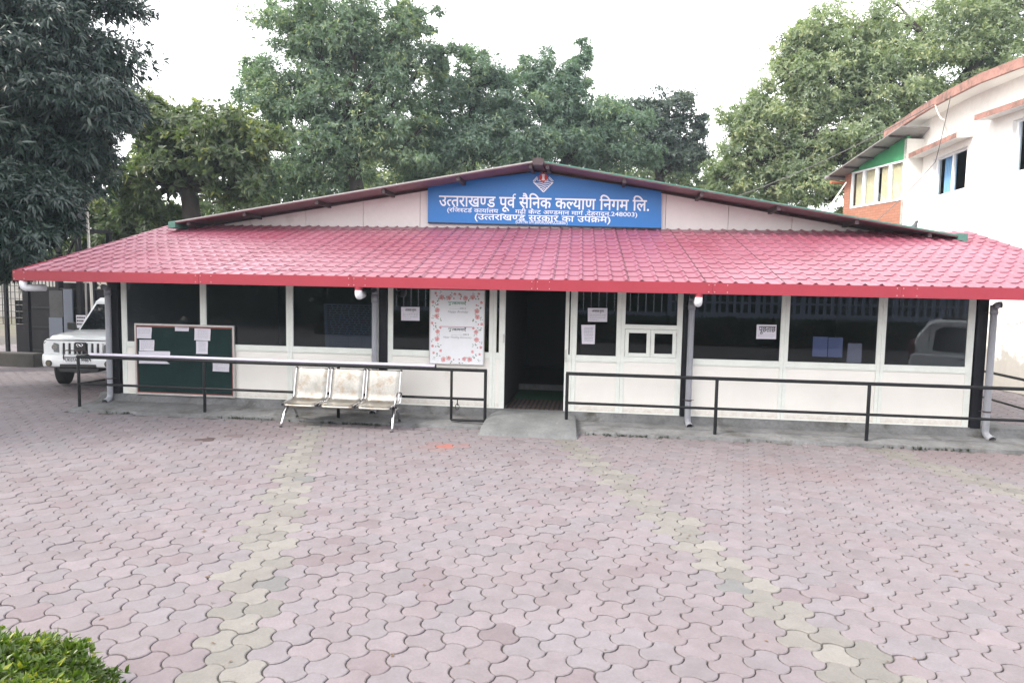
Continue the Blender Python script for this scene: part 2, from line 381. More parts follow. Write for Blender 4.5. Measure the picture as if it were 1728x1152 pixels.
def paver_mesh(seg):
    pts, nx = paver_outline(seg, 0); n = len(pts)
    rings = [(pts - nx*.0040, -.020), (pts - nx*.0042, -.0050), (pts - nx*.0100, 0.0)]
    V = np.vstack([np.column_stack([q[:,0]*cP-q[:,1]*sP, q[:,0]*sP+q[:,1]*cP, np.full(n, z)]) for q, z in rings])
    Fs = [(r_*n+k, r_*n+(k+1)%n, (r_+1)*n+(k+1)%n, (r_+1)*n+k) for r_ in range(2) for k in range(n)]
    top = tuple(2*n+k for k in range(n)); return V, Fs, top
cells = []
for j in range(-75, 75):
    for i in range(-110, 70):
        u_ = (i + (.5 if j % 2 else 0))*PA; v_ = j*PS*1.5
        x, y = u_*cP - v_*sP, u_*sP + v_*cP
        if not (-19 < x < 11.5 and -9.6 < y < 9.5): continue
        if -8.62 < x < 6.70 and y > -.80: continue
        if x > 9.0 + .1*(9-y) and y > 2: continue
        d = np.array([x, y, 0]) - CAM; zc = d @ _fw
        if zc < 1.2: continue
        px, py = 864 + F_PX*(d@_rt)/zc, 576 - F_PX*(d@_up)/zc
        if px < -500 or px > 2250 or py > 1500: continue
        cells.append((x, y, u_, zc, px, py))
def _st(px, py, r_): p_ = onZ(px, py); return (float(p_[0]), float(p_[1]), r_)
STAINS = [(_st(752,751,.30), (.30,.09,.065), .75), (_st(728,756,.30), (.22,.12,.11), .5), (_st(342,741,.26), (.055,.035,.035), .9), (_st(392,733,.24), (.08,.05,.05), .8), (_st(150,665,1.6), (.085,.062,.065), .6), (_st(450,725,1.5), (.125,.097,.105), .5), (_st(1330,795,1.3), (.170,.130,.138), .45), (_st(1640,770,1.6), (.170,.128,.136), .45)]
def paver_colour(u_, x, y):
    for u0 in (-4.42, -.79, 3.50):
        if abs(u_ - u0 + random.uniform(-.03,.03)) < .19:
            b = random.uniform(.85, 1.12); return (.171*b, .162*b, .153*b) if random.random() > .08 else (.142*b,.142*b,.144*b)
    b = random.gauss(1, .042); t = random.random()
    if t < .60: c = (.169, .147, .159)
    elif t < .86: c = (.164, .149, .162)
    elif t < .96: c = (.168, .143, .155)
    else: c = (.157, .130, .142)
    c = np.array(c)*b
    for (sx_, sy_, sr_), sc_, k_ in STAINS:
        f_ = max(0., 1 - math.hypot((x-sx_)/sr_, (y-sy_)/(sr_*.55))); f_ = min(1., f_*1.6)*k_; c = c*(1-f_) + np.array(sc_)*f_
    return tuple(float(q) for q in c)
inside = [c for c in cells if 0 < c[4] < 1728 and c[5] < 1165]
near = set(id(c) for c in sorted(inside, key=lambda c: c[3])[:300])
pv, pf, ptop = paver_mesh(4)
pmesh = bpy.data.meshes.new('paver'); pmesh.from_pydata([tuple(p) for p in pv], [], pf + [ptop]); pmesh.materials.append(M['paver_obj']); pmesh.update()
fv, ff, ftop = paver_mesh(3); nf = len(fv)
FV, FQ, FT, FC = [], [], [], []
for c in cells:
    x, y, u_ = c[:3]; col = paver_colour(u_, x, y); tx, ty = random.gauss(0, .011), random.gauss(0, .011); dz = random.gauss(-.0005, .0016) - (.004 if random.random() < .03 else 0); rz = random.gauss(0, .02); x += random.gauss(0, .0012); y += random.gauss(0, .0012)
    if id(c) in near:
        o = bpy.data.objects.new('paver', pmesh); COL.objects.link(o); o.parent = yard; o.location = (x, y, dz); o.rotation_euler = (tx, ty, rz); o.color = (*col, 1)
    else:
        n0 = len(FV)*nf; v = fv.copy(); v[:,2] += dz + v[:,0]*ty + v[:,1]*tx; v[:,0] += x; v[:,1] += y
        FV.append(v); FC.append(np.tile(np.array(col), (nf,1))); FQ += [tuple(k+n0 for k in q) for q in ff]; FT.append(tuple(k+n0 for k in ftop))
me = bpy.data.meshes.new('paver_field'); me.from_pydata(np.vstack(FV).tolist(), [], FQ + FT)
at = me.color_attributes.new('Col', 'FLOAT_COLOR', 'POINT'); at.data.foreach_set('color', np.hstack([np.vstack(FC), np.ones((len(FV)*nf,1))]).astype(np.float32).ravel())
me.materials.append(M['paver_field']); o = bpy.data.objects.new('paver_field', me); COL.objects.link(o); o.parent = yard; tag(o, kind='stuff')

# ================================================================== THE OFFICE BUILDING
bld = thing('office_building', (-1.3, 0, 0), 'long low cream office with black tinted windows and red tiled front canopy', 'building')
WL, WR, BZ, SZ, TZ = -8.19, 5.57, .20, 1.115, 2.50
wx = lambda px, y=590: float(onY(px, y, 0)[0])
def part(mb, name, m, parent=bld, **k): return mb.build(name, m, parent, **k)

# plinth with its sloping concrete apron
prof = [(.35,.20),(-.03,.205),(-.05,.17),(-.13,.085),(-.60,.050),(-.775,.040),(-.79,-.05),(.35,-.05)]
xs = np.linspace(-8.62, 6.70, 46); rings = []
for i, x in enumerate(xs):
    rings.append([(x, yy + (random.uniform(-.012,.012) if k in (3,4,5,6) else 0), zz + (random.uniform(-.006,.006) if k in (2,3,4,5) else 0)) for k, (yy, zz) in enumerate(prof)])
part(MB().loft(rings), 'plinth', M['concrete'])
part(MB().box(-8.62, -8.22, .35, 9, -.05, .06), 'side_apron', M['concrete']); part(MB().box(5.72, 6.70, .35, 9, -.05, .055), 'side_apron', M['concrete'])

# posts (black steel) between and beside the window bays
post_x = [(-8.42, -8.235), (wx(641), wx(654)), (wx(1151), wx(1161)), (WR+.02, WR+.165)]
for a, b in post_x: part(MB().box(a, b, -.055, .10, BZ, TZ+.05), 'post', M['black'], bevel=.006)

def bay(x0, x1, fl, fr, panes=None, has_panel=True):
    """white frame x0..x1 with a tinted pane above the sill and a cream panel below"""
    mb = MB(); y0, y1 = -.03, .03
    mb.box(x0, x0+fl, y0, y1, BZ, TZ); mb.box(x1-fr, x1, y0, y1, BZ, TZ)
    mb.box(x0+fl, x1-fr, y0+.002, y1, SZ-.085, SZ); mb.box(x0+fl, x1-fr, y0+.002, y1, TZ-.06, TZ); mb.box(x0+fl, x1-fr, y0+.004, y1, BZ, BZ+.02)
    fr_o = part(mb, 'window_frame', M['frame'], bevel=.004)
    bead = MB(); a, b = x0+fl, x1-fr
    bead.box(a, b, y0-.006, y0+.008, SZ-.100, SZ-.086); bead.box(a, a+.012, y0+.008, y0+.02, SZ, TZ-.06); bead.box(b-.012, b, y0+.008, y0+.02, SZ, TZ-.06)
    part(bead, 'glazing_bead', M['frame'], fr_o)
    part(MB().box(a, b, -.004, .004, SZ, TZ-.06), 'pane', M['glass'], fr_o)
    if has_panel: part(MB().box(a, b, -.014, .012, BZ+.02, SZ-.086), 'wall_panel', M['panelbase'])
    return fr_o
bay(WL, wx(345), .085, .045); bay(wx(345), wx(490), .045, .05); bay(wx(490), wx(640), .05, .06)
bay(wx(655), wx(832), .075, .055)
bay(wx(832)+.002, wx(852), .04, .085)
bay(wx(953), wx(965), .045, .02)
bay(wx(965)+.002, wx(1047), .06, .06)
# bay with the hatch window
a, b = wx(1047)+.002, wx(1150); zt, zb = float(onY(1095, 548, 0)[2]), SZ
f = MB(); f.box(a, a+.06, -.03, .03, BZ, TZ); f.box(b-.085, b, -.03, .03, BZ, TZ); f.box(a+.06, b-.085, -.028, .03, SZ-.085, SZ); f.box(a+.06, b-.085, -.028, .03, zt-.07, zt); f.box(a+.06, b-.085, -.028, .03, TZ-.06, TZ); f.box(a+.06, b-.085, -.026, .03, BZ, BZ+.02)
fo = part(f, 'window_frame', M['frame'], bevel=.004)
part(MB().box(a+.06, b-.085, -.004, .004, zt, TZ-.06), 'pane', M['glass'], fo); part(MB().box(a+.06, b-.085, -.014, .012, BZ+.02, SZ-.086), 'wall_panel', M['panelbase'])
mid = (a+.06+b-.085)/2
for s0, s1 in ((a+.064, mid-.003), (mid+.003, b-.089)):
    mb = MB(); z0, z1 = SZ+.004, zt-.074; t = .058
    mb.box(s0, s0+t, -.045, .0, z0, z1); mb.box(s1-t, s1, -.045, .0, z0, z1); mb.box(s0+t, s1-t, -.043, .0, z0, z0+t); mb.box(s0+t, s1-t, -.043, .0, z1-t, z1)
    sash = part(mb, 'hatch_sash', M['frame'], bevel=.005)
    part(MB().box(s0+t, s1-t, -.024, -.018, z0+t, z1-t), 'pane', M['glass'], sash)
    hx = s0 if s0 < mid-.2 else s1
    for zz in (z0+.06, z1-.09): part(MB().tube([(hx, -.048, zz), (hx, -.048, zz+.05)], .006, 8), 'hinge', M['alu'], sash)
bay(wx(1162), wx(1322), .05, .05); bay(wx(1322)+.002, wx(1485), .05, .05); bay(wx(1485)+.002, WR, .05, .085)
# door: head, latch plates, threshold
dx0, dx1 = wx(852), wx(953)
door = part(MB().box(dx0, dx1, -.02, .03, TZ-.12, TZ), 'door_head', M['frame'])
part(MB().box(dx1+.012, dx1+.03, -.05, -.03, 1.05, 1.20).tube([(dx1+.02,-.06,1.0),(dx1+.02,-.06,1.08)], .012, 8), 'latch', M['alu'], door)
part(MB().box(dx0-.03, dx0-.012, -.05, -.03, 1.28, 1.42), 'latch_plate', M['alu'], door)
# wall band over the windows, side walls, rooms behind
part(MB().box(-8.42, 5.74, .035, .09, TZ, 2.60), 'head_wall', M['cream'])
for xw in (-8.41, 5.60): part(MB().prism([(xw,.10,.06),(xw,13.5,.06),(xw,13.5,3.0),(xw,2.2,3.0),(xw,.10,2.50)], (.115,0,0)), 'side_wall', M['cream'])
part(MB().box(-8.41, 5.72, 13.5, 13.6, 0, 3.0), 'rear_wall', M['cream'])
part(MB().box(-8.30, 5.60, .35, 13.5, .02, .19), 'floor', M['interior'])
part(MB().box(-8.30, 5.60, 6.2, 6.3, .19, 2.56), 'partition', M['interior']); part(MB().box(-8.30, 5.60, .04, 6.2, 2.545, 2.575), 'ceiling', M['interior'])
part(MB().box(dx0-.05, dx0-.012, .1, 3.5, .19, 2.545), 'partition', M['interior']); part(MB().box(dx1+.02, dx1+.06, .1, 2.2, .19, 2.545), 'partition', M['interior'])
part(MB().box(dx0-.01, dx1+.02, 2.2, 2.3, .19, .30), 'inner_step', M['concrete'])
o = MB().box(dx0+.02, dx1-.0, .95, 2.19, .1905, .199).build('green_carpet', M['carpet']); tag(o, 'dark green carpet on the floor just inside the open doorway', 'carpet')
mt = thing('door_mat', ((dx0+dx1)/2, .4, .205), 'brown ribbed door mat in the open doorway', 'mat')
n_r = 24
for k in range(n_r):
    xx = dx0+.03 + (dx1-dx0-.05)*k/n_r; MB().box(xx, xx+(dx1-dx0-.05)/n_r*.9, -.02, .92, .206, .216 + .004*(k%2)).build('rib', M['mat' if k % 2 else 'matdark'], mt)

# ---- tiled canopy
EY, GY = -1.2, 2.1; EZ, GZ = 2.285, 3.285; NC, NR = 76, 13
XE0, XE1, XT0, XT1 = -9.10, 6.98, -8.62, 6.40
slope = math.atan2(GZ-EZ, GY-EY); SL = math.hypot(GZ-EZ, GY-EY)
can = part(MB().add([(XE0,EY+.02,EZ-.03),(XE1,EY+.02,EZ-.03),(XT1,GY,GZ-.03),(XT0,GY,GZ-.03),(XE0,EY+.02,EZ-.045),(XE1,EY+.02,EZ-.045),(XT1,GY,GZ-.045),(XT0,GY,GZ-.045)],
     [(0,1,2,3),(7,6,5,4),(0,4,5,1),(1,5,6,2),(2,6,7,3),(3,7,4,0)]), 'canopy_roof', M['maroon'])
TP = .2116; TL = SL/NR
prf = [(0,0),(.34,.0),(.62,.0),(.74,.022),(.84,.024),(.95,.003),(1.0,0)]          # pan then rib, over one pitch
def tile_template():
    V = []; Fs = []; n = len(prf)
    for yy, zz in ((-.030, .004), (-.030, .016), (TL*.55, .009), (TL+.002, .003)):
        V += [((q[0]-.5)*TP*1.004, yy, q[1] + zz) for q in prf]
    for r_ in range(3): Fs += [(r_*n+k, r_*n+k+1, (r_+1)*n+k+1, (r_+1)*n+k) for k in range(n-1)]
    return np.array(V), Fs
tv, tf = tile_template()
tme = bpy.data.meshes.new('roof_tile'); tme.from_pydata(tv.tolist(), [], tf); tme.materials.append(M['tile']); tme.update()
def roof_at(u_, v_): 
    x = (XE0 + (XE1-XE0)*u_)*(1-v_) + (XT0 + (XT1-XT0)*u_)*v_; return Vector((x, EY + (GY-EY)*v_, EZ + (GZ-EZ)*v_))
boff = origin_of(can); tn = 0; SV, SF = [], []
for r_ in range(NR):
    for c in range(NC):
        u_ = (c+.5)/NC; p = roof_at(u_, r_/NR); q = roof_at(u_, (r_+1)/NR)
        dy = (q-p).normalized(); dx = Vector((1,0,0)); dx = (dx - dy*dx.dot(dy)).normalized(); nz = dx.cross(dy)
        wsc = ((XE1-XE0)*(1-r_/NR) + (XT1-XT0)*r_/NR)/NC/TP
        jit = (.004 if c % 5 == 0 else 0) + random.uniform(-.0015,.0015)       # lap of every fifth rib, where the sheets overlap
        M4 = Matrix(((dx.x,dy.x,nz.x,p.x),(dx.y,dy.y,nz.y,p.y),(dx.z,dy.z,nz.z,p.z),(0,0,0,1))) @ Matrix.Translation((0,0,jit)) @ Matrix.Diagonal((wsc,1,1,1))
        if r_ < 4 and tn < 300 and c < 75:
            o = bpy.data.objects.new('roof_tile', tme); COL.objects.link(o); o.parent = can; o.matrix_local = Matrix.Translation(-boff) @ M4; tn += 1
        else:
            n0 = len(SV)*len(tv); A = np.array(M4); SV.append(tv @ A[:3,:3].T + A[:3,3]); SF += [tuple(k+n0 for k in f_) for f_ in tf]
o = raw_mesh('roof_tile_field', np.vstack(SV), np.array(SF), M['tile'], can); tag(o, kind='stuff')
# sheet laps drawn by real thin edges, red fascia gutter
for c in range(5, NC, 5):
    u_ = (c+.0)/NC; a_, b_ = roof_at(u_, .0), roof_at(u_, 1.)
    part(MB().bar((a_.x, a_.y+.0, a_.z+.012), (b_.x, b_.y, b_.z+.012), .006, .012), 'sheet_lap', M['darksteel'], can)
fz0, fz1 = 2.135, 2.292
sg = [XE0, -6.0, -3.60, -.9, 1.55, 4.0, XE1]
for i in range(len(sg)-1):
    mb = MB().box(sg[i]+.0008, sg[i+1]-.0008, EY-.075, EY-.06, fz0, fz1+.004*(i%2)).box(sg[i]+.0008, sg[i+1]-.0008, EY-.06, EY+.02, fz0, fz0+.012)
    part(mb, 'gutter_fascia', M['fascia'], can, bevel=.003)
    sc = MB()
    for xx in (sg[i]+.03, sg[i]+.20, sg[i+1]-.05):
        for zz in (fz0+.03, fz1-.03): sc.disc((xx, EY-.075, zz), (0,-1,0), .006, .004, 8)
    part(sc, 'screw', M['alu'], can)
part(MB().prism([(XE0,EY-.07,fz0),(XE0,EY-.07,fz1),(XT0-.02,GY,GZ-.02),(XT0-.02,GY,GZ-.14)], (.012,0,0)), 'verge_board', M['fascia'], can)
part(MB().prism([(XE1-.012,EY-.07,fz0),(XE1-.012,EY-.07,fz1),(XT1+.02,GY,GZ-.02),(XT1+.02,GY,GZ-.14)], (.012,0,0)), 'verge_board', M['fascia'], can)
for xx in (-8.33, -3.50, 1.36, 5.66):                         # rafters under the canopy, on the posts
    part(MB().bar((xx, EY+.05, EZ-.09), (xx, GY, GZ-.09), .05, .075), 'rafter', M['black'], can)

# ---- gable end above the canopy
gy = GY
ga = onY(908, 272, 1.4); gl = onY(288, 376, 1.4); gr = onY(1627, 400, 1.4)
ApX, ApZ = float(ga[0]), float(ga[2]); LX, LZ = float(gl[0]), float(gl[2]); RX, RZ = float(gr[0]), float(gr[2])
def rz(x): return ApZ + (LZ-ApZ)*(ApX-x)/(ApX-LX) if x < ApX else ApZ + (RZ-ApZ)*(x-ApX)/(RX-ApX)
jx = [LX+.35] + [float(onY(p, 345, gy)[0]) for p in (423, 516, 613, 709)] + [-1.15] + [float(onY(p, 345, gy)[0]) for p in (1124, 1230, 1338, 1446)] + [RX-.25]
for a_, b_ in zip(jx[:-1], jx[1:]):
    part(MB().prism([(a_+.004,gy,3.18),(b_-.004,gy,3.18),(b_-.004,gy,rz(b_)-.055),(a_+.004,gy,rz(a_)-.055)] if not a_ < ApX < b_ else
         [(a_+.004,gy,3.18),(b_-.004,gy,3.18),(b_-.004,gy,rz(b_)-.055),(ApX,gy,ApZ-.055),(a_+.004,gy,rz(a_)-.055)], (0,.06,0)), 'gable_panel', M['gable'])
part(MB().prism([(jx[0],gy+.065,3.1),(jx[-1],gy+.065,3.1),(jx[-1],gy+.065,rz(jx[-1])-.06),(ApX,gy+.065,ApZ-.06),(jx[0],gy+.065,rz(jx[0])-.06)], (0,.03,0)), 'gable_backing', M['darksteel'])
# main roof, two sheets, ridge along the hall
ry0, ry1 = 1.40, 14.0
def roof_sheet(xa, za, xb, zb):
    n = 60; rr = []
    for i in range(n+1):
        t = i/n; x = xa+(xb-xa)*t; z = za+(zb-za)*t; rr.append((x, z))
    vs = []; fs = []
    for yy in (ry0, ry1):
        for x, z in rr: vs += [(x, yy, z), (x, yy, z-.022)]
    N = 2*(n+1)
    for i in range(n):
        fs += [(2*i, 2*i+2, N+2*i+2, N+2*i), (2*i+1, N+2*i+1, N+2*i+3, 2*i+3), (2*i, 2*i+1, 2*i+3, 2*i+2), (N+2*i, N+2*i+2, N+2*i+3, N+2*i+1)]
    fs += [(0, N, N+1, 1), (2*n, 2*n+1, N+2*n+1, N+2*n)]
    return MB().add(vs, fs)
mr = part(roof_sheet(LX, LZ, ApX, ApZ), 'main_roof', M['maroon']); mr2 = part(roof_sheet(ApX, ApZ, RX, RZ), 'main_roof', M['maroon'])
def edge(xa, za, xb, zb, m, p, up=.018, h=.024):
    part(MB().prism([(xa,ry0-.012,za+up-h),(xb,ry0-.012,zb+up-h),(xb,ry0-.012,zb+up),(xa,ry0-.012,za+up)], (0,.10,0)), 'edge_trim', m, p)
edge(LX, LZ, ApX-.1, ApZ-.016, M['tin'], mr); edge(ApX+.1, ApZ-.016, RX, RZ, M['greentrim'], mr2)
part(MB().prism([(LX-.04,ry0-.02,LZ-.10),(LX+.10,ry0-.02,LZ-.09),(LX+.10,ry0-.02,LZ+.04),(LX-.04,ry0-.02,LZ+.02)], (0,12.5,0)), 'eave_gutter', M['greentrim'], mr)
part(MB().prism([(RX-.10,ry0-.02,RZ-.05),(RX+.05,ry0-.02,RZ-.08),(RX+.05,ry0-.02,RZ+.05),(RX-.10,ry0-.02,RZ+.06)], (0,12.5,0)), 'eave_gutter', M['greentrim'], mr2)
part(MB().prism([(ApX-.09,ry0-.03,ApZ-.07),(ApX+.09,ry0-.03,ApZ-.07),(ApX+.10,ry0-.03,ApZ+.035),(ApX,ry0-.03,ApZ+.065),(ApX-.10,ry0-.03,ApZ+.035)], (0,12.5,0)), 'ridge_cap', M['darksteel'], mr)
for px in (332, 425, 545, 655, 778, 897, 925, 1052, 1180, 1308, 1438, 1560):      # purlins poking out below the sheets
    x = float(onY(px, 330, 1.75)[0]); z = rz(x) - .024
    part(MB().box(x-.03, x+.03, 1.44, gy+.2, z-.075, z), 'purlin', M['darksteel'], mr if x < ApX else mr2)
part(MB().bar((LX+.2, gy-.03, rz(LX+.2)-.06), (ApX, gy-.03, ApZ-.06), .03, .03), 'barge_angle', M['darksteel'], mr); part(MB().bar((ApX, gy-.03, ApZ-.06), (RX-.2, gy-.03, rz(RX-.2)-.06), .03, .03), 'barge_angle', M['darksteel'], mr2)

# ---- rain pipes
def elbow(p, q, r_, rad=.09, n=6):   # points of a rounded corner at q
    p, q, r_ = (np.array(a_, float) for a_ in (p, q, r_)); d1 = (p-q)/np.linalg.norm(p-q); d2 = (r_-q)/np.linalg.norm(r_-q)
    a_, b_ = q + d1*rad, q + d2*rad; return [a_*(1-t)**2 + q*2*t*(1-t) + b_*t*t for t in np.linspace(0, 1, n)]
def downpipe(name, outlet, xp, yp, zdrop, cap_red=False, low=.0, lift=.10):
    r_ = .048; zb = .13 + low
    A = (outlet[0], outlet[1], fz0+.01); B = (outlet[0], outlet[1], zdrop); C_ = (xp, yp, zdrop+lift); D_ = (xp, yp, zb); E_ = (xp+.02, yp-.16, zb-.05)
    dp = part(MB().tube(elbow(B, C_, D_) + elbow(C_, D_, E_, .07) + [E_], r_, 14, cap=False), 'downpipe', M['pvc'], smooth=True)
    part(MB().tube([A] + elbow(A, B, C_, .06) + [np.array(B) + (np.array(C_)-np.array(B))*.25], r_+.006, 14), 'elbow', M['pvcw'], dp, smooth=True)
    if cap_red: part(MB().tube([(A[0],A[1],fz0+.02), (A[0],A[1],fz0-.045)], r_+.009, 14), 'outlet_collar', M['fascia'], dp)
    part(MB().tube([np.array(E_)+(0,.02,.006), np.array(E_)+(0,-.004,0)], r_+.006, 14, cap=False), 'spout_collar', M['pvc'], dp, smooth=True)
    for zz in (1.93, .46):
        part(MB().tube([(xp, yp, zz), (xp, yp, zz+.022)], r_+.006, 14).bar((xp-.09, yp+.045, zz+.01), (xp+.09, yp+.045, zz+.01), .02, .006), 'clamp', M['darksteel'], dp)
    part(MB().tube([(xp, yp, zdrop-.12), (xp, yp, zdrop+.02)], r_+.007, 14), 'socket', M['pvc'], dp, smooth=True)
o1 = onY(605, 492, EY-.02); o2 = onY(1179, 500, EY-.02)
downpipe('downpipe', (-8.97, EY-.02), -8.36, -.13, 2.02, lift=.03)
downpipe('downpipe', (float(o1[0]), EY-.02), wx(636), -.12, 2.0, True)
downpipe('downpipe', (float(o2[0]), EY-.02), wx(1163), -.12, 2.0, True)
downpipe('downpipe', (6.75, EY-.02), float(onY(1672, 600, -.14)[0]), -.14, 2.03, lift=.03)

# ---- concrete ramp at the doorway
rx0, rx1 = float(onZ(806, 736)[0]), float(onZ(973, 737)[0])
rows = []
for i, (yy, zz, gro) in enumerate(((.0,.207,-.10),(-.30,.20,-.05),(-.62,.175,-.02),(-.95,.11,.0),(-1.12,.055,.0),(-1.19,.0,.02),(-1.20,-.03,.02))):
    n = 14; rows.append([(rx0-gro+(rx1-rx0+2*gro)*k/(n-1) + (random.uniform(-.012,.012) if k in (0,n-1) else 0), yy + random.uniform(-.015,.015), (zz + random.uniform(-.008,.008)) if 0 < k < n-1 else max(zz*.86-.01, -.03)) for k in range(n)])
mb = MB(); n = 14; vs = [p for r_ in rows for p in r_]; mb.add(vs, [(i*n+k, i*n+k+1, (i+1)*n+k+1, (i+1)*n+k) for i in range(len(rows)-1) for k in range(n-1)])
for side in (0, n-1):
    pts = [rows[i][side] for i in range(len(rows))]; low = [(p[0] + (-.03 if side == 0 else .03), p[1], -.03) for p in pts]
    mb.add(pts + low, [(i, i+1, len(pts)+i+1, len(pts)+i) for i in range(len(pts)-1)])
o = mb.build('entrance_ramp', M['concrete2'], smooth=True); tag(o, 'short worn concrete ramp in front of the open doorway', 'ramp')

# ---- railings
def rail_thing(label, loc): return thing('railing', loc, label, 'railing', None)
RY, RT, RM = -.60, .885, .435
def rpipe(mb, a_, b_, r_=.026): return mb.tube([a_, b_], r_, 12)
rl = rail_thing('black pipe railing behind the steel bench, left of the doorway', (-5.1, RY, 0))
xL, xg, xR = float(onY(133, 640, RY)[0]), float(onY(762, 660, RY)[0]), float(onY(819, 660, RY)[0])
part(rpipe(MB(), (xL-.02,RY,RT), (xR+.02,RY,RT)), 'top_rail', M['rail'], rl, smooth=True); part(rpipe(MB(), (xL,RY,RM), (xR,RY,RM), .021), 'middle_rail', M['rail'], rl, smooth=True)
for x in (xL, float(onY(345,650,RY)[0]), float(onY(571,660,RY)[0]), xR): part(rpipe(MB(), (x,RY,.03), (x,RY,RT), .025), 'rail_post', M['rail'], rl, smooth=True)
for z, r_ in ((RT,.022),(RM,.017)): part(rpipe(MB(), (xL,RY,z), (xL+.06,-.06,z), r_), 'return_rail', M['rail'], rl, smooth=True)
gt = part(rpipe(rpipe(MB(), (xg,RY-.01,.10), (xg,RY-.01,RT), .021), (xg,RY-.01,.10), (xR,RY-.01,.10), .021), 'end_frame', M['rail'], rl, smooth=True)
part(MB().tube([(xg+.10,RY-.03,.42),(xg+.10,RY-.03,.33)], .008, 8).tube([(xg+.10+.03*math.cos(t_),RY-.03,.31+.045*math.sin(t_)) for t_ in np.linspace(0,6.28,14)], .006, 6).box(xg-.005,xg+.03,RY-.045,RY-.03,.30,.40), 'hasp', M['rail'], gt)
rr = rail_thing('black pipe railing right of the doorway, turning the corner by the white building', (2.0, RY, 0))
x0_, xC = float(onY(957, 650, RY)[0]), 6.66
part(rpipe(MB(), (x0_-.02,RY,RT), (xC+.02,RY,RT)), 'top_rail', M['rail'], rr, smooth=True); part(rpipe(MB(), (x0_,RY,RM), (xC,RY,RM), .021), 'middle_rail', M['rail'], rr, smooth=True)
for x, zb in ((x0_,.16), (float(onY(1208,690,RY)[0]),.03), (float(onY(1465,690,RY)[0]),.03), (xC,.03)): part(rpipe(MB(), (x,RY,zb), (x,RY,RT), .025), 'rail_post', M['rail'], rr, smooth=True)
for z, r_ in ((RT-.005,.023),(RM-.005,.018)): part(rpipe(MB(), (xC,RY,z), (xC,8.5,z), r_), 'side_rail', M['rail'], rr, smooth=True)
for yy in (2.4, 5.4, 8.5): part(rpipe(MB(), (xC,yy,.02), (xC,yy,RT), .022), 'rail_post', M['rail'], rr, smooth=True)
# loose white conduit lying on the rail in front of the notice board
ca, cb = onY(150, 591, RY-.03), onY(735, 608, RY-.03)
cz = RT+.026+.024
ptsc = [(float(ca[0]) + (float(cb[0])-float(ca[0]))*t_, RY - .004 + .006*math.sin(5*t_), cz + .0015*math.sin(9*t_)) for t_ in np.linspace(0,1,12)]
cdt = thing('conduit_pipe', ((ca[0]+cb[0])/2, RY, cz-.024), 'loose white plastic pipe lying along the top of the left railing', 'pipe')
part(MB().tube(ptsc, .024, 12), 'pipe', M['conduit'], cdt, smooth=True)
part(MB().tube([np.array(ptsc[-1])-(.012,0,0), np.array(ptsc[-1])+(.006,0,0)], .027, 12), 'end_plug', M['plastic'], cdt)

# ================================================================== SIGNBOARD ON THE GABLE
SY = 2.035
sp = [onY(px, py, SY) for px, py in ((722,376.5),(1116,386.5),(1116,323),(905,290),(722,312))]
sg_o = thing('signboard', (float(sp[0][0]+sp[1][0])/2, SY, float(sp[0][2])), 'wide blue pentagonal signboard with white Hindi lettering on the gable', 'signboard')
part(MB().prism(sp, (0,.06,0)), 'board', M['blue'], sg_o, bevel=.004)
lp = [onY(px, py, SY-.002) for px, py in ((722,376.5),(1116,386.5),(1116,384.6),(722,374.8))]
part(MB().prism(lp, (0,-.006,0)), 'lower_lip', M['ink'], sg_o)
def sign_line(tokens, p0, p1, em, name, off, m=M['letter'], Yp=None):
    Yp = SY if Yp is None else Yp
    a_, b_ = onY(*p0, Yp), onY(*p1, Yp); wd = np.linalg.norm(b_-a_); ex = (b_-a_)/wd; ey = np.array([0,0,1.0]); h = em/F_PX*(Yp-CAM[1])
    res, tot = layout(tokens, off); s_ = wd/tot; word = []; groups = [word]; last = None
    for g_ in res:
        x0_ = min(p[0] for p in g_[0]); 
        if last is not None and x0_ > last + .12: word = []; groups.append(word)
        word.append(g_); last = max(last if last is not None else -9, max(p[0] for p in g_[0]))
    for gi, word in enumerate(groups): part(put_text((word, tot), a_, ex, ey, wd, h, off), 'lettering', m, sg_o)
L1 = ['उ','त-','त','र','ा','ख','ण-','ड',' ','प','ू','व','REPH',' ','स','ै','ि','न','क',' ','क','ल-','य','ा','ण',' ','ि','न','ग','म',' ','ि','ल','.']
sign_line(L1, (741,347.3), (1096,356.0), 27, 'lettering', .014)
L2 = ['(','र','ि','ज','स-','ट','ड','REPH',' ','क','ा','य','ा','REPH','ल','य',' ','_','n:1.4','ग','ढ','़','ी',' ','क','ै','न-','ट',' ','अ','ण-','ड','म','ा','न',' ','म','ा','ग','REPH',' ',',','द','े','ह','र','ा','द','ू','न','.','2','4','8','0','0','3',')']
sign_line(L2, (754,357.4), (1076,365.8), 10, 'lettering', .008)
L3 = ['(','उ','त-','त','र','ा','ख','ण-','ड',' ','स','र','क','ा','र',' ','क','ा',' ','उ','प','क','RA','म',')']
sign_line(L3, (800,370.3), (1031,375.8), 14.5, 'lettering', .010)
sign_line(toks('(CIN No U91200UR2004PLC028367)'), (870,376.4), (958,378.6), 7.5, 'lettering', .010)
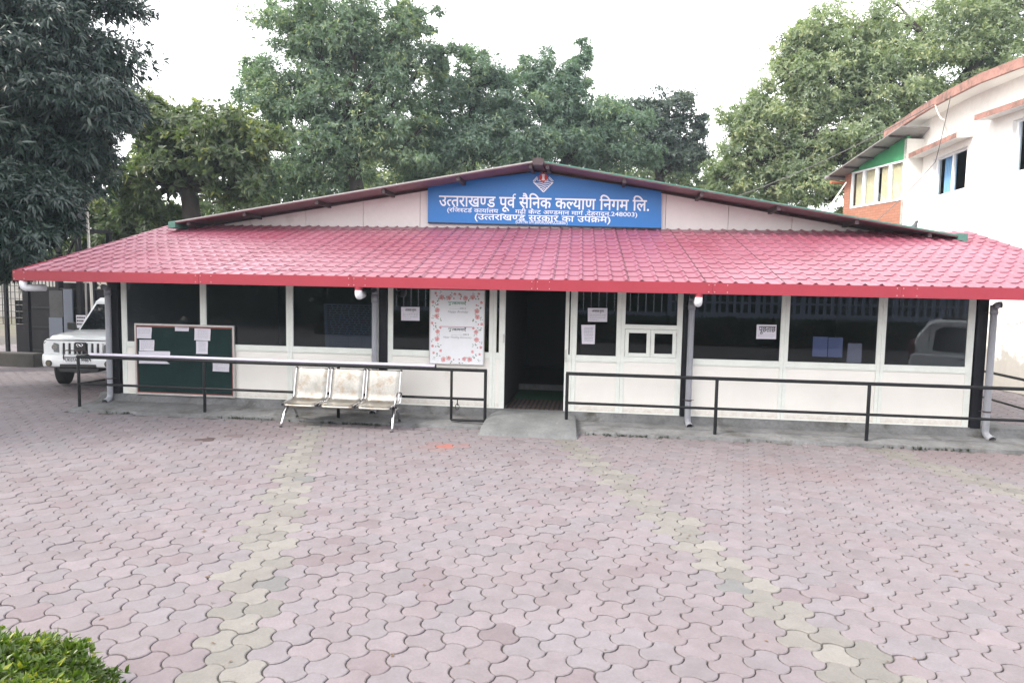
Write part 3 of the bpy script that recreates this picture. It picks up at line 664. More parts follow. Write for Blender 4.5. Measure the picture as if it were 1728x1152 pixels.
# emblem: white diamond with waves, red boss with a lion capital
EP = lambda zx, zy, l_=.004: onY(870 + zx/19.2, 270 + zy/19.2, SY) + np.array([0,-l_,0])
def ribbon(mb, pts, wd, l_):
    V, Fs = stroke(pts, wd); return mb.add([EP(a_, b_, l_) for a_, b_ in V], Fs)
em = MB()
ribbon(em, [(580,715),(905,1040)], 34, .004); ribbon(em, [(905,1040),(1215,725)], 34, .0046)
for dxx in (0, 42): ribbon(em, [(570+dxx,690+dxx*.3),(700+dxx*.5,545+dxx*.8)], 22, .0052); ribbon(em, [(1225-dxx,690+dxx*.3),(1090-dxx*.5,545+dxx*.8)], 22, .0052)
for k in range(5):
    x0_, x1_ = 600+k*58, 1200-k*52
    ribbon(em, [(x0_ + (x1_-x0_)*t_, 738 + k*56 + 26*math.sin(2*math.pi*t_ + .4)) for t_ in np.linspace(0,1,12)], 26, .0058)
eo = part(em, 'emblem', M['letter'], sg_o)
for word, xa, ya, xb, yb in (('UP',690,660,800,725), ('NL',985,725,1095,660)):
    a_, b_ = EP(xa, ya), EP(xb, yb); wd = np.linalg.norm(b_-a_); ex = (b_-a_)/wd; ey = np.cross(ex, (0,1.0,0)) * -1; ey = ey if ey[2] > 0 else -ey
    part(put_text(toks(word), a_, ex, ey, wd, .052, .012), 'initials', M['letter'], eo)
pts = [(900,395),(985,460),(1055,560),(1010,660),(900,745),(790,660),(745,560),(815,460)]
part(MB().add([EP(a_, b_, .0066) for a_, b_ in pts], [tuple(range(8))]), 'red_boss', M['red'], eo)
part(MB().add([EP(a_, b_, .0076) for a_, b_ in ((845,485),(875,462),(900,455),(930,462),(962,485),(940,520),(935,600),(962,650),(940,668),(860,668),(838,650),(865,600),(862,520))], [tuple(range(13))]), 'lion_capital', M['letter'], eo)

# ================================================================== PAPERS
def paper(quad, Yp, m, label, lines=(), head=None, group=None, curl=.004, ink='greyink', name='notice_paper', extra=None, lift=.0012):
    """quad px: top-left, top-right, bottom-right, bottom-left; lines: (v, u0, u1) printed rows"""
    q = [onY(px, py, Yp) for px, py in quad]; n = 6; V = []; Fs = []
    P = lambda u_, v_: (q[0]*(1-u_)+q[1]*u_)*(1-v_) + (q[3]*(1-u_)+q[2]*u_)*v_ + np.array([0,-curl*((2*u_-1)**4*.6+(2*v_-1)**4*.8)*(.5+.5*math.sin(3+7*u_*v_)),0])
    for j in range(n):
        for i in range(n): V.append(P(i/(n-1), j/(n-1)))
    Fs = [(j*n+i, j*n+i+1, (j+1)*n+i+1, (j+1)*n+i) for j in range(n-1) for i in range(n-1)]
    c = sum(q)/4; o = thing(name, tuple(map(float, (c[0], Yp, q[3][2]))), label, 'paper', group)
    part(MB().add(V, Fs), 'sheet', m, o, fix=False)
    mb = MB(); hgt = np.linalg.norm(q[0]-q[3])
    for v_, u0, u1 in lines:
        u_ = u0
        while u_ < u1 - .02:                                   # words too small to read in the photograph
            du = min(random.uniform(.04,.13), u1-u_); t_ = .014
            vs = [P(u_, v_-t_), P(u_+du, v_-t_), P(u_+du, v_+t_), P(u_, v_+t_)]; mb.add([p + np.array([0,-lift,0]) for p in vs], [(0,1,2,3)]); u_ += du + .028
    if lines: part(mb, 'print', M[ink], o, fix=False)
    if head:
        tk, v_, u0, u1, em_ = head; a_, b_ = P(u0, v_), P(u1, v_); wd = np.linalg.norm(b_-a_)
        part(put_text(tk, a_, (b_-a_)/wd, (0,0,1), wd, em_*hgt, .012, lift=lift+.001), 'heading', M['ink'], o)
    if extra: extra(o, P)
    return o
AV = ['आ','व','श-','य','क',' ','स','ू','च','न','ा']
rows4 = [(v_, .1, .92) for v_ in (.48,.60,.72)] + [(.86,.1,.55)]
paper(((677,518),(708,518),(708,541),(677,540.5)), -.0085, M['paper'], 'white notice with heading stuck on the window left of the floral greeting board', rows4, (AV, .30, .22, .82, .26))
paper(((992,519.5),(1025,520),(1024.5,543),(992,542.5)), -.0085, M['paper'], 'white notice with heading on the window just right of the doorway, upper one', rows4, (AV, .30, .22, .82, .26))
paper(((981,548),(1004.5,548),(1003.5,580.5),(982,580)), -.0085, M['paper'], 'tall handwritten sheet taped on the window right of the doorway, lower one', [(v_, .2, .85) for v_ in np.arange(.15,.9,.075)])
def arrow(o, P):
    mb = MB()
    for a_, b_ in (((.1,.70),(.74,.70)),((.1,.82),(.74,.82)),((.74,.66),(.9,.76)),((.74,.86),(.9,.76)),((.1,.70),(.1,.82))):
        p, q_ = P(*a_), P(*b_); mb.bar(p + np.array([0,-.002,0]), q_ + np.array([0,-.002,0]), .004, .002)
    part(mb, 'arrow', M['greyink'], o)
paper(((1277,547.5),(1310.5,548),(1309.5,572),(1276,571.5)), -.0085, M['paper'], 'white enquiry sign with large black Hindi word and an arrow', (), (['प','ू','छ','त','ा','छ'], .50, .12, .95, .60), extra=arrow)
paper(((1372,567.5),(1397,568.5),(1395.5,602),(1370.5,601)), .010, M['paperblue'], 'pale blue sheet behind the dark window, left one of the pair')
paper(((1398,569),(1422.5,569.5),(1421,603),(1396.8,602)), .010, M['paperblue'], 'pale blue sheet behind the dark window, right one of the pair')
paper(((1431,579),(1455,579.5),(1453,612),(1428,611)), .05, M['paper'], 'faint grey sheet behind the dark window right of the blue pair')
def table_print(o, P):
    mb = MB()
    for v_ in (.72,.86,.93): mb.bar(P(.05,v_)+np.array([0,-.0015,0]), P(.97,v_)+np.array([0,-.0015,0]), .004, .001)
    for u_ in (.1,.48,.76): mb.bar(P(u_,.72)+np.array([0,-.0015,0]), P(u_,.99)+np.array([0,-.0015,0]), .004, .001)
    part(mb, 'table_rule', M['ink'], o)
paper(((546,512),(631,514),(630.5,588.5),(549,586)), .010, M['paperdim'], 'large printed sheet behind the dark window left of the grey rain pipe', [(v_, .06, .95) for v_ in np.arange(.05,.70,.052)], extra=table_print, ink='ink', curl=.001)

# ================================================================== GREEN NOTICE BOARD
NB = [onY(px, py, -.078) for px, py in ((227,546),(394.5,550),(394.5,673),(229,664.5))]
nb = thing('notice_board', (float(NB[0][0]+NB[1][0])/2, -.06, .20), 'dark green framed notice board below the leftmost windows', 'notice board')
bx0, bx1, bz0, bz1 = float(NB[3][0]), float(NB[1][0]), .205, 1.435
part(MB().box(bx0+.03, bx1-.03, -.062, -.033, bz0+.03, bz1-.03), 'writing_surface', M['greenboard'], nb)
for bb in ((bx0,bx1,bz1-.032,bz1),(bx0,bx1,bz0,bz0+.032)): part(MB().box(bb[0],bb[1],-.078,-.033,bb[2],bb[3]), 'board_frame', M['alu'], nb, bevel=.004)
for bb in ((bx0,bx0+.03),(bx1-.03,bx1)): part(MB().box(bb[0],bb[1],-.0775,-.033,bz0+.032,bz1-.032), 'board_frame', M['alu'], nb, bevel=.004)
for bb in ((bx0+.03,bx1-.03,bz1-.058,bz1-.032),(bx0+.03,bx1-.03,bz0+.032,bz0+.05),(bx0+.03,bx0+.045,bz0+.05,bz1-.058),(bx1-.048,bx1-.03,bz0+.05,bz1-.058)): part(MB().box(bb[0],bb[1],-.068,-.062,bb[2],bb[3]), 'inner_trim', M['brownwood'], nb)
z_ = lambda x, y: (220 + x/8.228, 540 + y/8.228)
NBY = -.0655
g_ = None
def npaper(c, label, lines, m='paper', **k): return paper([z_(*p) for p in c], NBY, M[m], label, lines, curl=.010, **k)
npaper(((90,95),(300,100),(292,255),(92,250)), 'small white notice at the top left corner of the green notice board', [(.2,.1,.9),(.36,.1,.9),(.52,.1,.9)])
npaper(((128,272),(335,275),(330,430),(128,425)), 'white notice with bold text, second down at the left of the notice board', [(v_,.1,.95) for v_ in (.15,.34,.52,.70)] + [(.87,.1,.3)], ink='ink')
npaper(((330,430),(552,432),(552,512),(330,508)), 'white sheet behind the pipe, right of the bold notice on the notice board', [])
npaper(((120,432),(328,434),(552,608),(122,600)), 'wide pale sheet crossing behind the railing at the left of the notice board', [(.75,.1,.8)])
npaper(((620,95),(815,97),(812,155),(622,150)), 'small blue edged label at the top middle of the notice board', [(.5,.12,.9)], ink='ink')
npaper(((893,112),(1116,120),(1110,286),(890,278)), 'white notice at the top right of the notice board, above a hanging slip', [(v_,.2,.85) for v_ in (.15,.3,.45,.6,.75)])
npaper(((915,288),(1078,290),(1076,470),(915,466)), 'pale slip hanging under the upper right notice of the notice board', [(v_,.2,.8) for v_ in np.arange(.1,.9,.1)])
npaper(((1146,578),(1375,590),(1372,718),(1146,708)), 'white notice at the right edge of the notice board, below the railing', [(.2,.15,.85),(.4,.15,.3),(.6,.15,.8),(.8,.15,.8)])

# ================================================================== FLORAL GREETING BOARD
GYp = -.085
gb0, gb1 = onY(724, 615, GYp), onY(818.5, 490, GYp)
gx0, gx1, gz0, gz1 = float(gb0[0]), float(gb1[0]), .905, 2.118
gb = thing('greeting_board', ((gx0+gx1)/2, GYp, gz0), 'white greeting board with a border of pink roses, left of the doorway', 'board')
part(MB().box(gx0+.012, gx1-.012, GYp+.004, -.033, gz0+.012, gz1-.012), 'panel', M['white'], gb)
for bb in ((gx0,gx1,gz1-.014,gz1),(gx0,gx1,gz0,gz0+.014)): part(MB().box(bb[0],bb[1],GYp-.006,-.033,bb[2],bb[3]), 'board_frame', M['alu'], gb, bevel=.003)
for bb in ((gx0,gx0+.014),(gx1-.014,gx1)): part(MB().box(bb[0],bb[1],GYp-.0055,-.033,gz0+.014,gz1-.014), 'board_frame', M['alu'], gb, bevel=.003)
GP = lambda u_, v_, l_=0: np.array([gx0+(gx1-gx0)*u_, GYp+.003-l_, gz1-(gz1-gz0)*v_])
M['rose'] = mat('rose_print', (.74,.42,.43), .6, .2, 40); M['rosedark'] = mat('rose_print_dark', (.60,.17,.20), .6, .2, 40); M['leafprint'] = mat('leaf_print', (.16,.22,.12), .6, .25, 40); M['greenink'] = mat('green_ink', (.02,.28,.16), .6, .1, 20); M['maroonink'] = mat('maroon_ink', (.40,.07,.22), .6, .1, 20)
ro, rd, lf = MB(), MB(), MB()
def blob(mb, u_, v_, r_, l_, ang=0, asp=1., n=9):
    c = GP(u_, v_, l_); mb.add([c + np.array([r_*(math.cos(ang)*math.cos(t_) - asp*math.sin(ang)*math.sin(t_)), 0, r_*(math.sin(ang)*math.cos(t_) + asp*math.cos(ang)*math.sin(t_))]) for t_ in np.linspace(0, 2*math.pi, n, endpoint=False)], [tuple(range(n))])
def rose(u_, v_, r_):
    for k in range(6):
        a_ = k*1.047 + random.random(); blob(ro, u_ + math.cos(a_)*r_*.55/.94, v_ - math.sin(a_)*r_*.55/1.21, r_*.55, .0010 + .0002*k)
    for k in range(3): a_ = random.random()*6; blob(rd, u_ + math.cos(a_)*r_*.3/.94, v_ - math.sin(a_)*r_*.3/1.21, r_*.34, .0026 + .0002*k, a_, .45)
def spray(u_, v_, r_, n=5):
    for k in range(n): a_ = random.random()*6.28; blob(lf, u_ + math.cos(a_)*r_*.8/.94, v_ - math.sin(a_)*r_*.8/1.21, r_*.42, .0006 + .00007*k, a_, .38, 7)
half = [(.11,.045,.022,'r'),(.20,.035,.02,'l'),(.22,.10,.042,'r'),(.30,.12,.03,'l'),(.35,.115,.040,'r'),(.41,.065,.034,'l'),(.46,.055,.022,'r'),(.44,.12,.018,'d'),(.13,.08,.018,'d'),(.14,.13,.034,'l'),(.06,.165,.026,'r'),(.09,.21,.036,'l'),(.15,.205,.02,'d'),(.14,.275,.042,'r'),(.15,.315,.026,'l'),(.13,.36,.040,'r'),(.06,.375,.026,'l'),(.18,.41,.034,'l'),(.05,.45,.025,'r'),(.11,.455,.018,'d'),(.09,.505,.036,'l'),(.20,.505,.024,'r'),(.15,.56,.038,'r'),(.16,.60,.026,'l'),(.14,.66,.042,'r'),(.06,.69,.024,'l'),(.18,.74,.034,'l'),(.06,.76,.025,'r'),(.12,.76,.016,'d'),(.21,.82,.026,'r'),(.08,.85,.022,'r'),(.17,.88,.036,'l'),(.26,.93,.042,'r'),(.32,.92,.024,'l'),(.36,.915,.036,'r'),(.45,.93,.018,'d'),(.42,.975,.030,'l'),(.09,.93,.022,'l')]
for u_, v_, r_, k in half:
    for s_ in (u_, 1-u_):
        v2 = v_ + random.uniform(-.006,.006)
        if k == 'r': rose(s_, v2, r_*.95)
        elif k == 'l': spray(s_, v2, r_*1.05)
        else: blob(rd, s_, v2, r_*.7, .0009, 0, 1, 7)
part(ro, 'printed_rose', M['rose'], gb); part(rd, 'printed_bud', M['rosedark'], gb); part(lf, 'printed_leaf', M['leafprint'], gb)
SB = ['श','ु','भ','क','ा','म','न','ा','ए','ँ']
def gtext(tk, u0, u1, v_, em_, m, off=.012, shear=0.):
    a_, b_ = GP(u0, v_), GP(u1, v_); wd = np.linalg.norm(b_-a_); part(put_text(tk, a_, X, Z_, wd, em_, off, lift=.001, shear=shear), 'print', M[m], gb)
gtext(SB, .33, .66, .195, .062, 'greenink', .02); gtext(SB, .34, .665, .545, .062, 'ink', .02)
gtext(toks('Happy Birthday'), .33, .70, .305, .050, 'greyink', .0, .35); gtext(toks('Happy Wedding Anniversary'), .25, .77, .645, .046, 'greyink', .0, .35)
gtext(toks('................2013'), .36, .66, .255, .034, 'greyink'); gtext(toks('...................2013'), .40, .72, .605, .038, 'ink', .0)
part(MB().box(*(float(GP(.215,0)[0]), float(GP(.78,0)[0])), GYp+.001, GYp+.003, float(GP(0,.497)[2]), float(GP(0,.491)[2])), 'divider', M['maroonink'], gb)

# ================================================================== STEEL WAITING BENCH
bn = thing('waiting_bench', (-3.87, -.95, 0), 'three seat stainless steel waiting bench with rust stains in front of the railing', 'bench')
bp = [(-1.235,.325),(-1.225,.350),(-1.19,.368),(-1.05,.375),(-.93,.372),(-.85,.385),(-.815,.43),(-.80,.50),(-.775,.62),(-.745,.74),(-.715,.835),(-.695,.852),(-.68,.845)]
for i, (sa, sb_) in enumerate(((-4.71,-4.18),(-4.125,-3.595),(-3.545,-3.015))):
    V = []; Fs = []
    for k, (yy, zz) in enumerate(bp):
        for t_ in np.linspace(0, 1, 7):
            V.append((sa+(sb_-sa)*t_, yy - .012*(2*t_-1)**2*0 , zz - .010*(1-(2*t_-1)**2)*(1 if 1 < k < 6 else .3)))
    n = 7; Fs = [(k*n+j, k*n+j+1, (k+1)*n+j+1, (k+1)*n+j) for k in range(len(bp)-1) for j in range(n-1)]
    st = part(MB().add(V, Fs), 'seat', M['steel'], bn, smooth=True, fix=False)
    md = st.modifiers.new('thick', 'SOLIDIFY'); md.thickness = .006
    for x in (sa, sb_):
        part(MB().tube([(x, yy, zz) for yy, zz in bp], .011, 8), 'seat_edge', M['chrome'], st, smooth=True)
        for e in (bp[-2], bp[1]): part(MB().box(x-.016, x+.016, e[0]-.018, e[0]+.016, e[1]-.016, e[1]+.014), 'corner_cap', M['plastic'], st, bevel=.004)
part(MB().box(-4.72, -3.0, -1.01, -.95, .285, .335), 'beam', M['plastic'], bn, bevel=.004)
for x, out_ in ((-4.70,-1),(-3.03,1)):
    lg = part(MB().tube([(x, -.96, .30),(x+out_*.01,-1.04,.285),(x+out_*.02,-1.13,.20),(x+out_*.03,-1.20,.08),(x+out_*.03,-1.235,.01)], [.032,.03,.024,.018,.018], 10).tube([(x,-.96,.30),(x,-.88,.28),(x,-.80,.20),(x,-.74,.11),(x,-.725,.075)], [.032,.028,.022,.018,.018], 10), 'leg', M['chrome'], bn, smooth=True)
    part(MB().disc((x+out_*.03,-1.235,0), (0,0,1), .024, .012, 10).disc((x,-.725,.058), (0,0,1), .024, .016, 10), 'foot', M['plastic'], lg)
part(MB().tube([(-2.985,-1.16,.36),(-2.975,-1.14,.46),(-2.975,-1.05,.545),(-2.975,-.92,.555),(-2.975,-.82,.52),(-2.985,-.80,.44),(-2.99,-.86,.36)], .013, 8), 'armrest', M['chrome'], bn, smooth=True)

# ================================================================== PARKED WHITE SUV (left of the building)
def placer(org, ang, s):
    c_, s_ = math.cos(ang), math.sin(ang)
    return lambda x, y, z: (org[0] + s*(x*c_ - y*s_), org[1] + s*(x*s_ + y*c_), org[2] + s*z)
suv_org = (-10.05, 1.30, 0); suv = thing('parked_suv', suv_org, 'white boxy SUV parked beside the left end of the building', 'car')
P_ = placer(suv_org, R(7), .98)
def lb(x0, x1, y0, y1, z0, z1, mb=None):
    mb = mb or MB(); vs = [P_(*p) for p in ((x0,y0,z0),(x1,y0,z0),(x1,y1,z0),(x0,y1,z0),(x0,y0,z1),(x1,y0,z1),(x1,y1,z1),(x0,y1,z1))]
    return mb.add(vs, [(0,3,2,1),(4,5,6,7),(0,1,5,4),(1,2,6,5),(2,3,7,6),(3,0,4,7)])
def ringx(y, hw, z0, z1, rad=.06):        # rounded cross section at depth y
    pts = []
    for cx_, cz_, a0 in ((hw-rad,z1-rad,0),(-hw+rad,z1-rad,90),(-hw+rad,z0+rad,180),(hw-rad,z0+rad,270)):
        for a_ in (0,30,60,90): pts.append(P_(cx_+rad*math.cos(R(a0+a_)), y, cz_+rad*math.sin(R(a0+a_))))
    return pts
body = part(MB().loft([ringx(.10,.80,.62,.98), ringx(.22,.845,.66,1.0), ringx(.98,.86,.72,1.04)]).loft([ringx(1.00,.86,.42,1.06), ringx(2.9,.86,.42,1.06)]).loft([ringx(2.92,.86,.74,1.06), ringx(3.6,.86,.74,1.06), ringx(4.02,.83,.55,1.05)]), 'body', M['carwhite'], suv, smooth=True)
# bonnet, domed
rows = []
for y, hw, z in ((.085,.70,.985),(.14,.76,1.015),(.40,.80,1.055),(.85,.81,1.095),(1.16,.80,1.12)):
    rows.append([P_(-hw+2*hw*t_, y + .10*(2*t_-1)**2*(1 if y < .3 else 0), z + .022*(1-(2*t_-1)**2)) for t_ in np.linspace(0,1,9)])
mb = MB().add([p for r_ in rows for p in r_], [(i*9+k, i*9+k+1, (i+1)*9+k+1, (i+1)*9+k) for i in range(4) for k in range(8)])
bo = part(mb, 'bonnet', M['carwhite'], suv, smooth=True, fix=False); bo.modifiers.new('t', 'SOLIDIFY').thickness = .02
part(lb(-.74,.74,.078,.09,.972,.984), 'bonnet_gap', M['plastic'], suv)
# front panel, grille, lamps
part(MB().loft([[P_(x*sc, y, z) for x, z in ((-.80,.70),(.80,.70),(.80,.90),(.72,.97),(-.72,.97),(-.80,.90))] for y, sc in ((.05,.96),(.12,1.0))]), 'front_panel', M['carwhite'], suv, bevel=.012)
gr_ = part(lb(-.40,.40,.030,.055,.70,.93), 'grille', M['plastic'], suv)
for k in range(8):
    x = -.40 + .8*k/7
    if abs(x) > .09: part(MB().loft([[P_(x-.026+dx_,y,.70),P_(x+.026+dx_,y,.70),P_(x+.034+dx_,y+.012,.945),P_(x-.034+dx_,y+.012,.945)] for y, dx_ in ((.004,0),(.05,0))]), 'grille_bar', M['carwhite'], gr_, bevel=.008)
bd = part(lb(-.105,.105,-.012,.04,.79,.955), 'badge_panel', M['plastic'], gr_, bevel=.01)
for k in range(2): part(lb(-.075+.09*k,-.045+.09*k,-.010,.04,.69,.79), 'grille_bar', M['chrome'], gr_)
part(MB().tube([P_(-.062+.124*t_, -.018, .895 + .020*math.sin(math.pi*2*t_)) for t_ in np.linspace(0,1,10)], .009*.93, 6).tube([P_(.062*math.cos(a_), -.018, .895+.034*math.sin(a_)) for a_ in np.linspace(0,2*math.pi,18)], .006, 6), 'badge', M['chrome'], bd)
for s_ in (-1, 1):
    poly = [(.43,.735),(.80,.755),(.80,.945),(.62,.955),(.45,.905)]
    hl = part(MB().loft([[P_(s_*x, y + (x-.43)*.20, z) for x, z in poly] for y in (.022,.08)]), 'headlight', M['lamp'], suv, bevel=.012)
    for cx_, rr_ in ((.545,.062),(.68,.070)): part(MB().disc(P_(s_*cx_,.025+(cx_-.43)*.2,.845), (0,-1,0), rr_*.93, .012, 18), 'reflector', M['chrome'], hl)
# bumper
def bring(z, yf, hw): return [P_(x, y, z) for x, y in ((-hw,.62),(-hw,.16),(-hw+.06,.02),(-hw+.22,yf+.02),(-.3,yf),(.3,yf),(hw-.22,yf+.02),(hw-.06,.02),(hw,.16),(hw,.62),(hw-.3,.66),(-hw+.3,.66))]
bu = part(MB().loft([bring(.44,-.02,.80), bring(.475,-.09,.835), bring(.60,-.10,.85), bring(.68,-.06,.845), bring(.715,.03,.82)]), 'bumper', M['carwhite'], suv, bevel=.015, smooth=True)
part(lb(-.36,.36,-.104,-.05,.455,.525), 'intake', M['plastic'], bu, bevel=.01)
part(MB().loft([[P_(x,-.085,z) for x, z in ((-.36,.37),(.36,.37),(.42,.44),(-.42,.44))],[P_(x,.35,z) for x, z in ((-.36,.37),(.36,.37),(.42,.44),(-.42,.44))]]), 'air_dam', M['plastic'], bu)
for s_ in (-1, 1):
    fl_ = part(MB().disc(P_(s_*.585,-.072,.535), (0,-1,0), .062, .022, 20), 'fog_lamp', M['plastic'], bu); part(MB().disc(P_(s_*.585,-.096,.535), (0,-1,0), .048, .008, 20), 'fog_glass', M['fog'], fl_)
pl_ = part(lb(-.26,.26,-.118,-.104,.555,.665), 'number_plate', M['white'], suv)
a_ = np.array(P_(-.235,-.119,.580)); b_ = np.array(P_(.235,-.119,.580)); wd = np.linalg.norm(b_-a_)
part(put_text(toks('UK07AG 9986'), a_, (b_-a_)/wd, (0,0,1), wd, .095, .012), 'plate_number', M['ink'], pl_)
for xx in (-.24,.24):
    pass
part(MB().tube([P_(*p) for p in ((-.26,-.10,.60),(-.25,-.15,.66),(-.22,-.16,.79),(-.18,-.155,.805),(.18,-.155,.805),(.22,-.16,.79),(.25,-.15,.66),(.26,-.10,.60))], .011, 8).tube([P_(-.245,-.155,.67), P_(.245,-.155,.67)], .009, 8), 'front_guard', M['darksteel'], suv, smooth=True)
# cabin
part(MB().loft([[P_(x,y,z) for x, y, z in ((-.80,1.16,1.06),(.80,1.16,1.06),(.68,1.72,1.74),(-.68,1.72,1.74))], [P_(x,y,z) for x, y, z in ((-.82,3.95,1.06),(.82,3.95,1.06),(.70,3.80,1.76),(-.70,3.80,1.76))]]), 'cabin', M['carwhite'], suv, bevel=.03)
part(MB().loft([[P_(x,y,z) for x, y, z in ((-.70,1.66,1.70),(.70,1.66,1.70),(.66,1.82,1.80),(-.66,1.82,1.80))], [P_(x,y,z) for x, y, z in ((-.71,3.86,1.72),(.71,3.86,1.72),(.66,3.74,1.83),(-.66,3.74,1.83))]]), 'roof', M['carwhite'], suv, bevel=.03)
ws = part(MB().loft([[P_(x,y+o_[0],z+o_[1]) for x, y, z in ((-.73,1.205,1.12),(.73,1.205,1.12),(.625,1.655,1.66),(-.625,1.655,1.66))] for o_ in ((0,0),(-.012,.006))]), 'windscreen', M['carglass'], suv)
for xx in (-.35, .25): part(MB().tube([P_(xx,1.14,1.12), P_(xx+.05,1.19,1.15), P_(xx+.36,1.23,1.19)], .008, 6), 'wiper', M['plastic'], ws)
part(lb(-.55,.55,1.60,1.615,1.60,1.655), 'sun_strip', M['ink'], ws)
for s_ in (-1, 1):
    for ya, yb in ((1.55,2.25),(2.32,2.95),(3.02,3.70)): part(MB().loft([[P_(s_*(x+o_),y,z) for x, y, z in ((.805,ya-(.0),1.12),(.81,yb,1.12),(.715,yb-.03,1.64),(.715,ya+(.18 if ya < 1.6 else .03),1.64))] for o_ in (0,.012)]), 'side_window', M['carglass'], suv)
    mi = part(MB().loft([[P_(s_*x, y, z) for x, z in ((.86,1.10),(1.04,1.12),(1.04,1.27),(.88,1.27))] for y in (1.22,1.32)]), 'mirror', M['plastic'], suv, bevel=.02)
    for yw in (.62, 3.28):
        turn = R(16) if yw < 1 else 0
        ax = np.array([math.cos(R(7)+turn), math.sin(R(7)+turn), 0]); c = np.array(P_(s_*.72, yw, .378))
        mb = MB(); prof_ = [(-.105,.24),(-.105,.31),(-.085,.345),(-.05,.352),(.05,.352),(.085,.345),(.105,.31),(.105,.24)]; n = 28; perp = np.cross(ax, (0,0,1.0))
        rg = [[c + ax*a__*.93 + (perp*math.cos(2*math.pi*k/n) + np.array([0,0,1.0])*math.sin(2*math.pi*k/n))*r__*1.0 for k in range(n)] for a__, r__ in prof_]
        wh = part(mb.loft(rg), 'wheel', M['rubber'], suv, smooth=True)
        part(MB().disc(c + ax*s_*.075, ax*s_, .215, .02, 24).disc(c + ax*s_*.09, ax*s_, .06, .03, 12), 'rim', M['alu'], wh, bevel=.006)
part(lb(-.55,.55,.30,3.9,.42,.70), 'underbody', M['plastic'], suv)

# ================================================================== WHITE HATCHBACK across the yard (seen mirrored in the right hand panes)
hb_org = (8.42, -4.45, 0); hb = thing('parked_hatchback', hb_org, 'white tall hatchback whose rear is mirrored in the rightmost window', 'car')
P_ = placer(hb_org, R(0), 1.0)     # x runs along the car (rear at -x), y across
side = [(-1.72,.30),(-1.75,.60),(-1.72,.95),(-1.62,1.30),(-1.42,1.60),(-1.20,1.66),(.30,1.66),(.62,1.58),(1.10,1.08),(1.62,.98),(1.74,.75),(1.74,.32)]
part(MB().loft([[P_(x*.985, y, z if z < 1 else 1+(z-1)*sc) for x, z in side] for y, sc in ((-.70,1.),(.70,1.))]), 'body_core', M['carwhite'], hb, bevel=.05)
for y in (-.70, .70):
    s_ = -1 if y < 0 else 1
    part(MB().loft([[P_(x, y, z) for x, z in [(a_, min(b_, 1.0)) for a_, b_ in side if b_ < 1.02]], [P_(x*.98, y+s_*.07, .32+(z-.32)*.97) for x, z in [(a_, min(b_, 1.0)) for a_, b_ in side if b_ < 1.02]]]), 'flank', M['carwhite'], hb, bevel=.03)
    for poly in ([(-1.30,1.02),(-.62,1.00),(-.62,1.50),(-1.12,1.52),(-1.26,1.44)], [(-.52,1.0),(.35,1.0),(.35,1.48),(-.52,1.50)], [(.42,1.0),(.95,1.02),(.58,1.46),(.42,1.48)]):
        part(MB().prism([P_(x, y+s_*.004, z) for x, z in poly], (0, s_*.01, 0)), 'side_window', M['carglass'], hb)
    for xx in (-.72, .22): part(MB().tube([P_(xx-.10,y+s_*.085,.86), P_(xx-.06,y+s_*.10,.87), P_(xx+.06,y+s_*.10,.87), P_(xx+.10,y+s_*.085,.86)], .02, 8), 'door_handle', M['plastic'], hb)
    for poly in ([(-1.40,.36),(-1.36,1.54),(-.58,1.54),(-.57,.36)],): part(MB().tube([P_(x, y+s_*.068 if z < 1 else y+s_*.006, z) for x, z in poly], .006, 6), 'door_gap', M['plastic'], hb)
    part(MB().box(*sorted((P_(-1.74,0,0)[0], P_(-1.62,0,0)[0])), *sorted((hb_org[1]+y-s_*.10, hb_org[1]+y+s_*.055)), .80, 1.16), 'tail_lamp', M['tailred'], hb, bevel=.02)
    for xx in (-1.12, 1.12):
        c = np.array(P_(xx, y-s_*.03, .285)); wh = part(MB().disc(c, (0,s_,0), .285, .15, 26), 'wheel', M['rubber'], hb, bevel=.03); part(MB().disc(c+np.array([0,s_*.145,0]), (0,s_,0), .18, .014, 20), 'rim', M['alu'], wh)
part(MB().box(hb_org[0]-1.15, hb_org[0]+.25, hb_org[1]-.55, hb_org[1]-.50, 1.665, 1.70).box(hb_org[0]-1.15, hb_org[0]+.25, hb_org[1]+.50, hb_org[1]+.55, 1.665, 1.70), 'roof_rail', M['plastic'], hb)
part(MB().prism([P_(-1.60,-.55,1.06),P_(-1.60,.55,1.06),P_(-1.44,.52,1.52),P_(-1.44,-.52,1.52)], (-.06,0,.0)), 'rear_window', M['carglass'], hb)
hb.rotation_euler.z = R(24)

# ================================================================== WHITE TWO-STOREY BUILDING ON THE RIGHT
wb = thing('white_building', (12, 7, 0), 'white two storey building with curved terracotta edged roof slab, right of the office', 'building')
WP = [np.array(p) for p in ((9.40,12.4),(9.24,10.4),(9.20,8.2),(9.42,6.2),(9.80,4.5),(10.5,2.9),(11.8,1.2))]
def on_line(px, py, A, B):
    d = ray(px, py); A = np.array(A, float); B = np.array(B, float); t = B-A
    # CAM.xy + k d.xy = A + s t
    Mx = np.array([[d[0], -t[0]], [d[1], -t[1]]]); k, s = np.linalg.solve(Mx, A - CAM[:2]); return CAM + d*k, s
def on_wall(px, py):
    best = None; acc = 0
    for a_, b_ in zip(WP[:-1], WP[1:]):
        p, s = on_line(px, py, a_, b_); ln = np.linalg.norm(b_-a_)
        if -1e-6 <= s <= 1+1e-6: return p, acc + s*ln
        acc += ln
    return p, acc
cum = np.concatenate([[0], np.cumsum([np.linalg.norm(b_-a_) for a_, b_ in zip(WP[:-1], WP[1:])])])
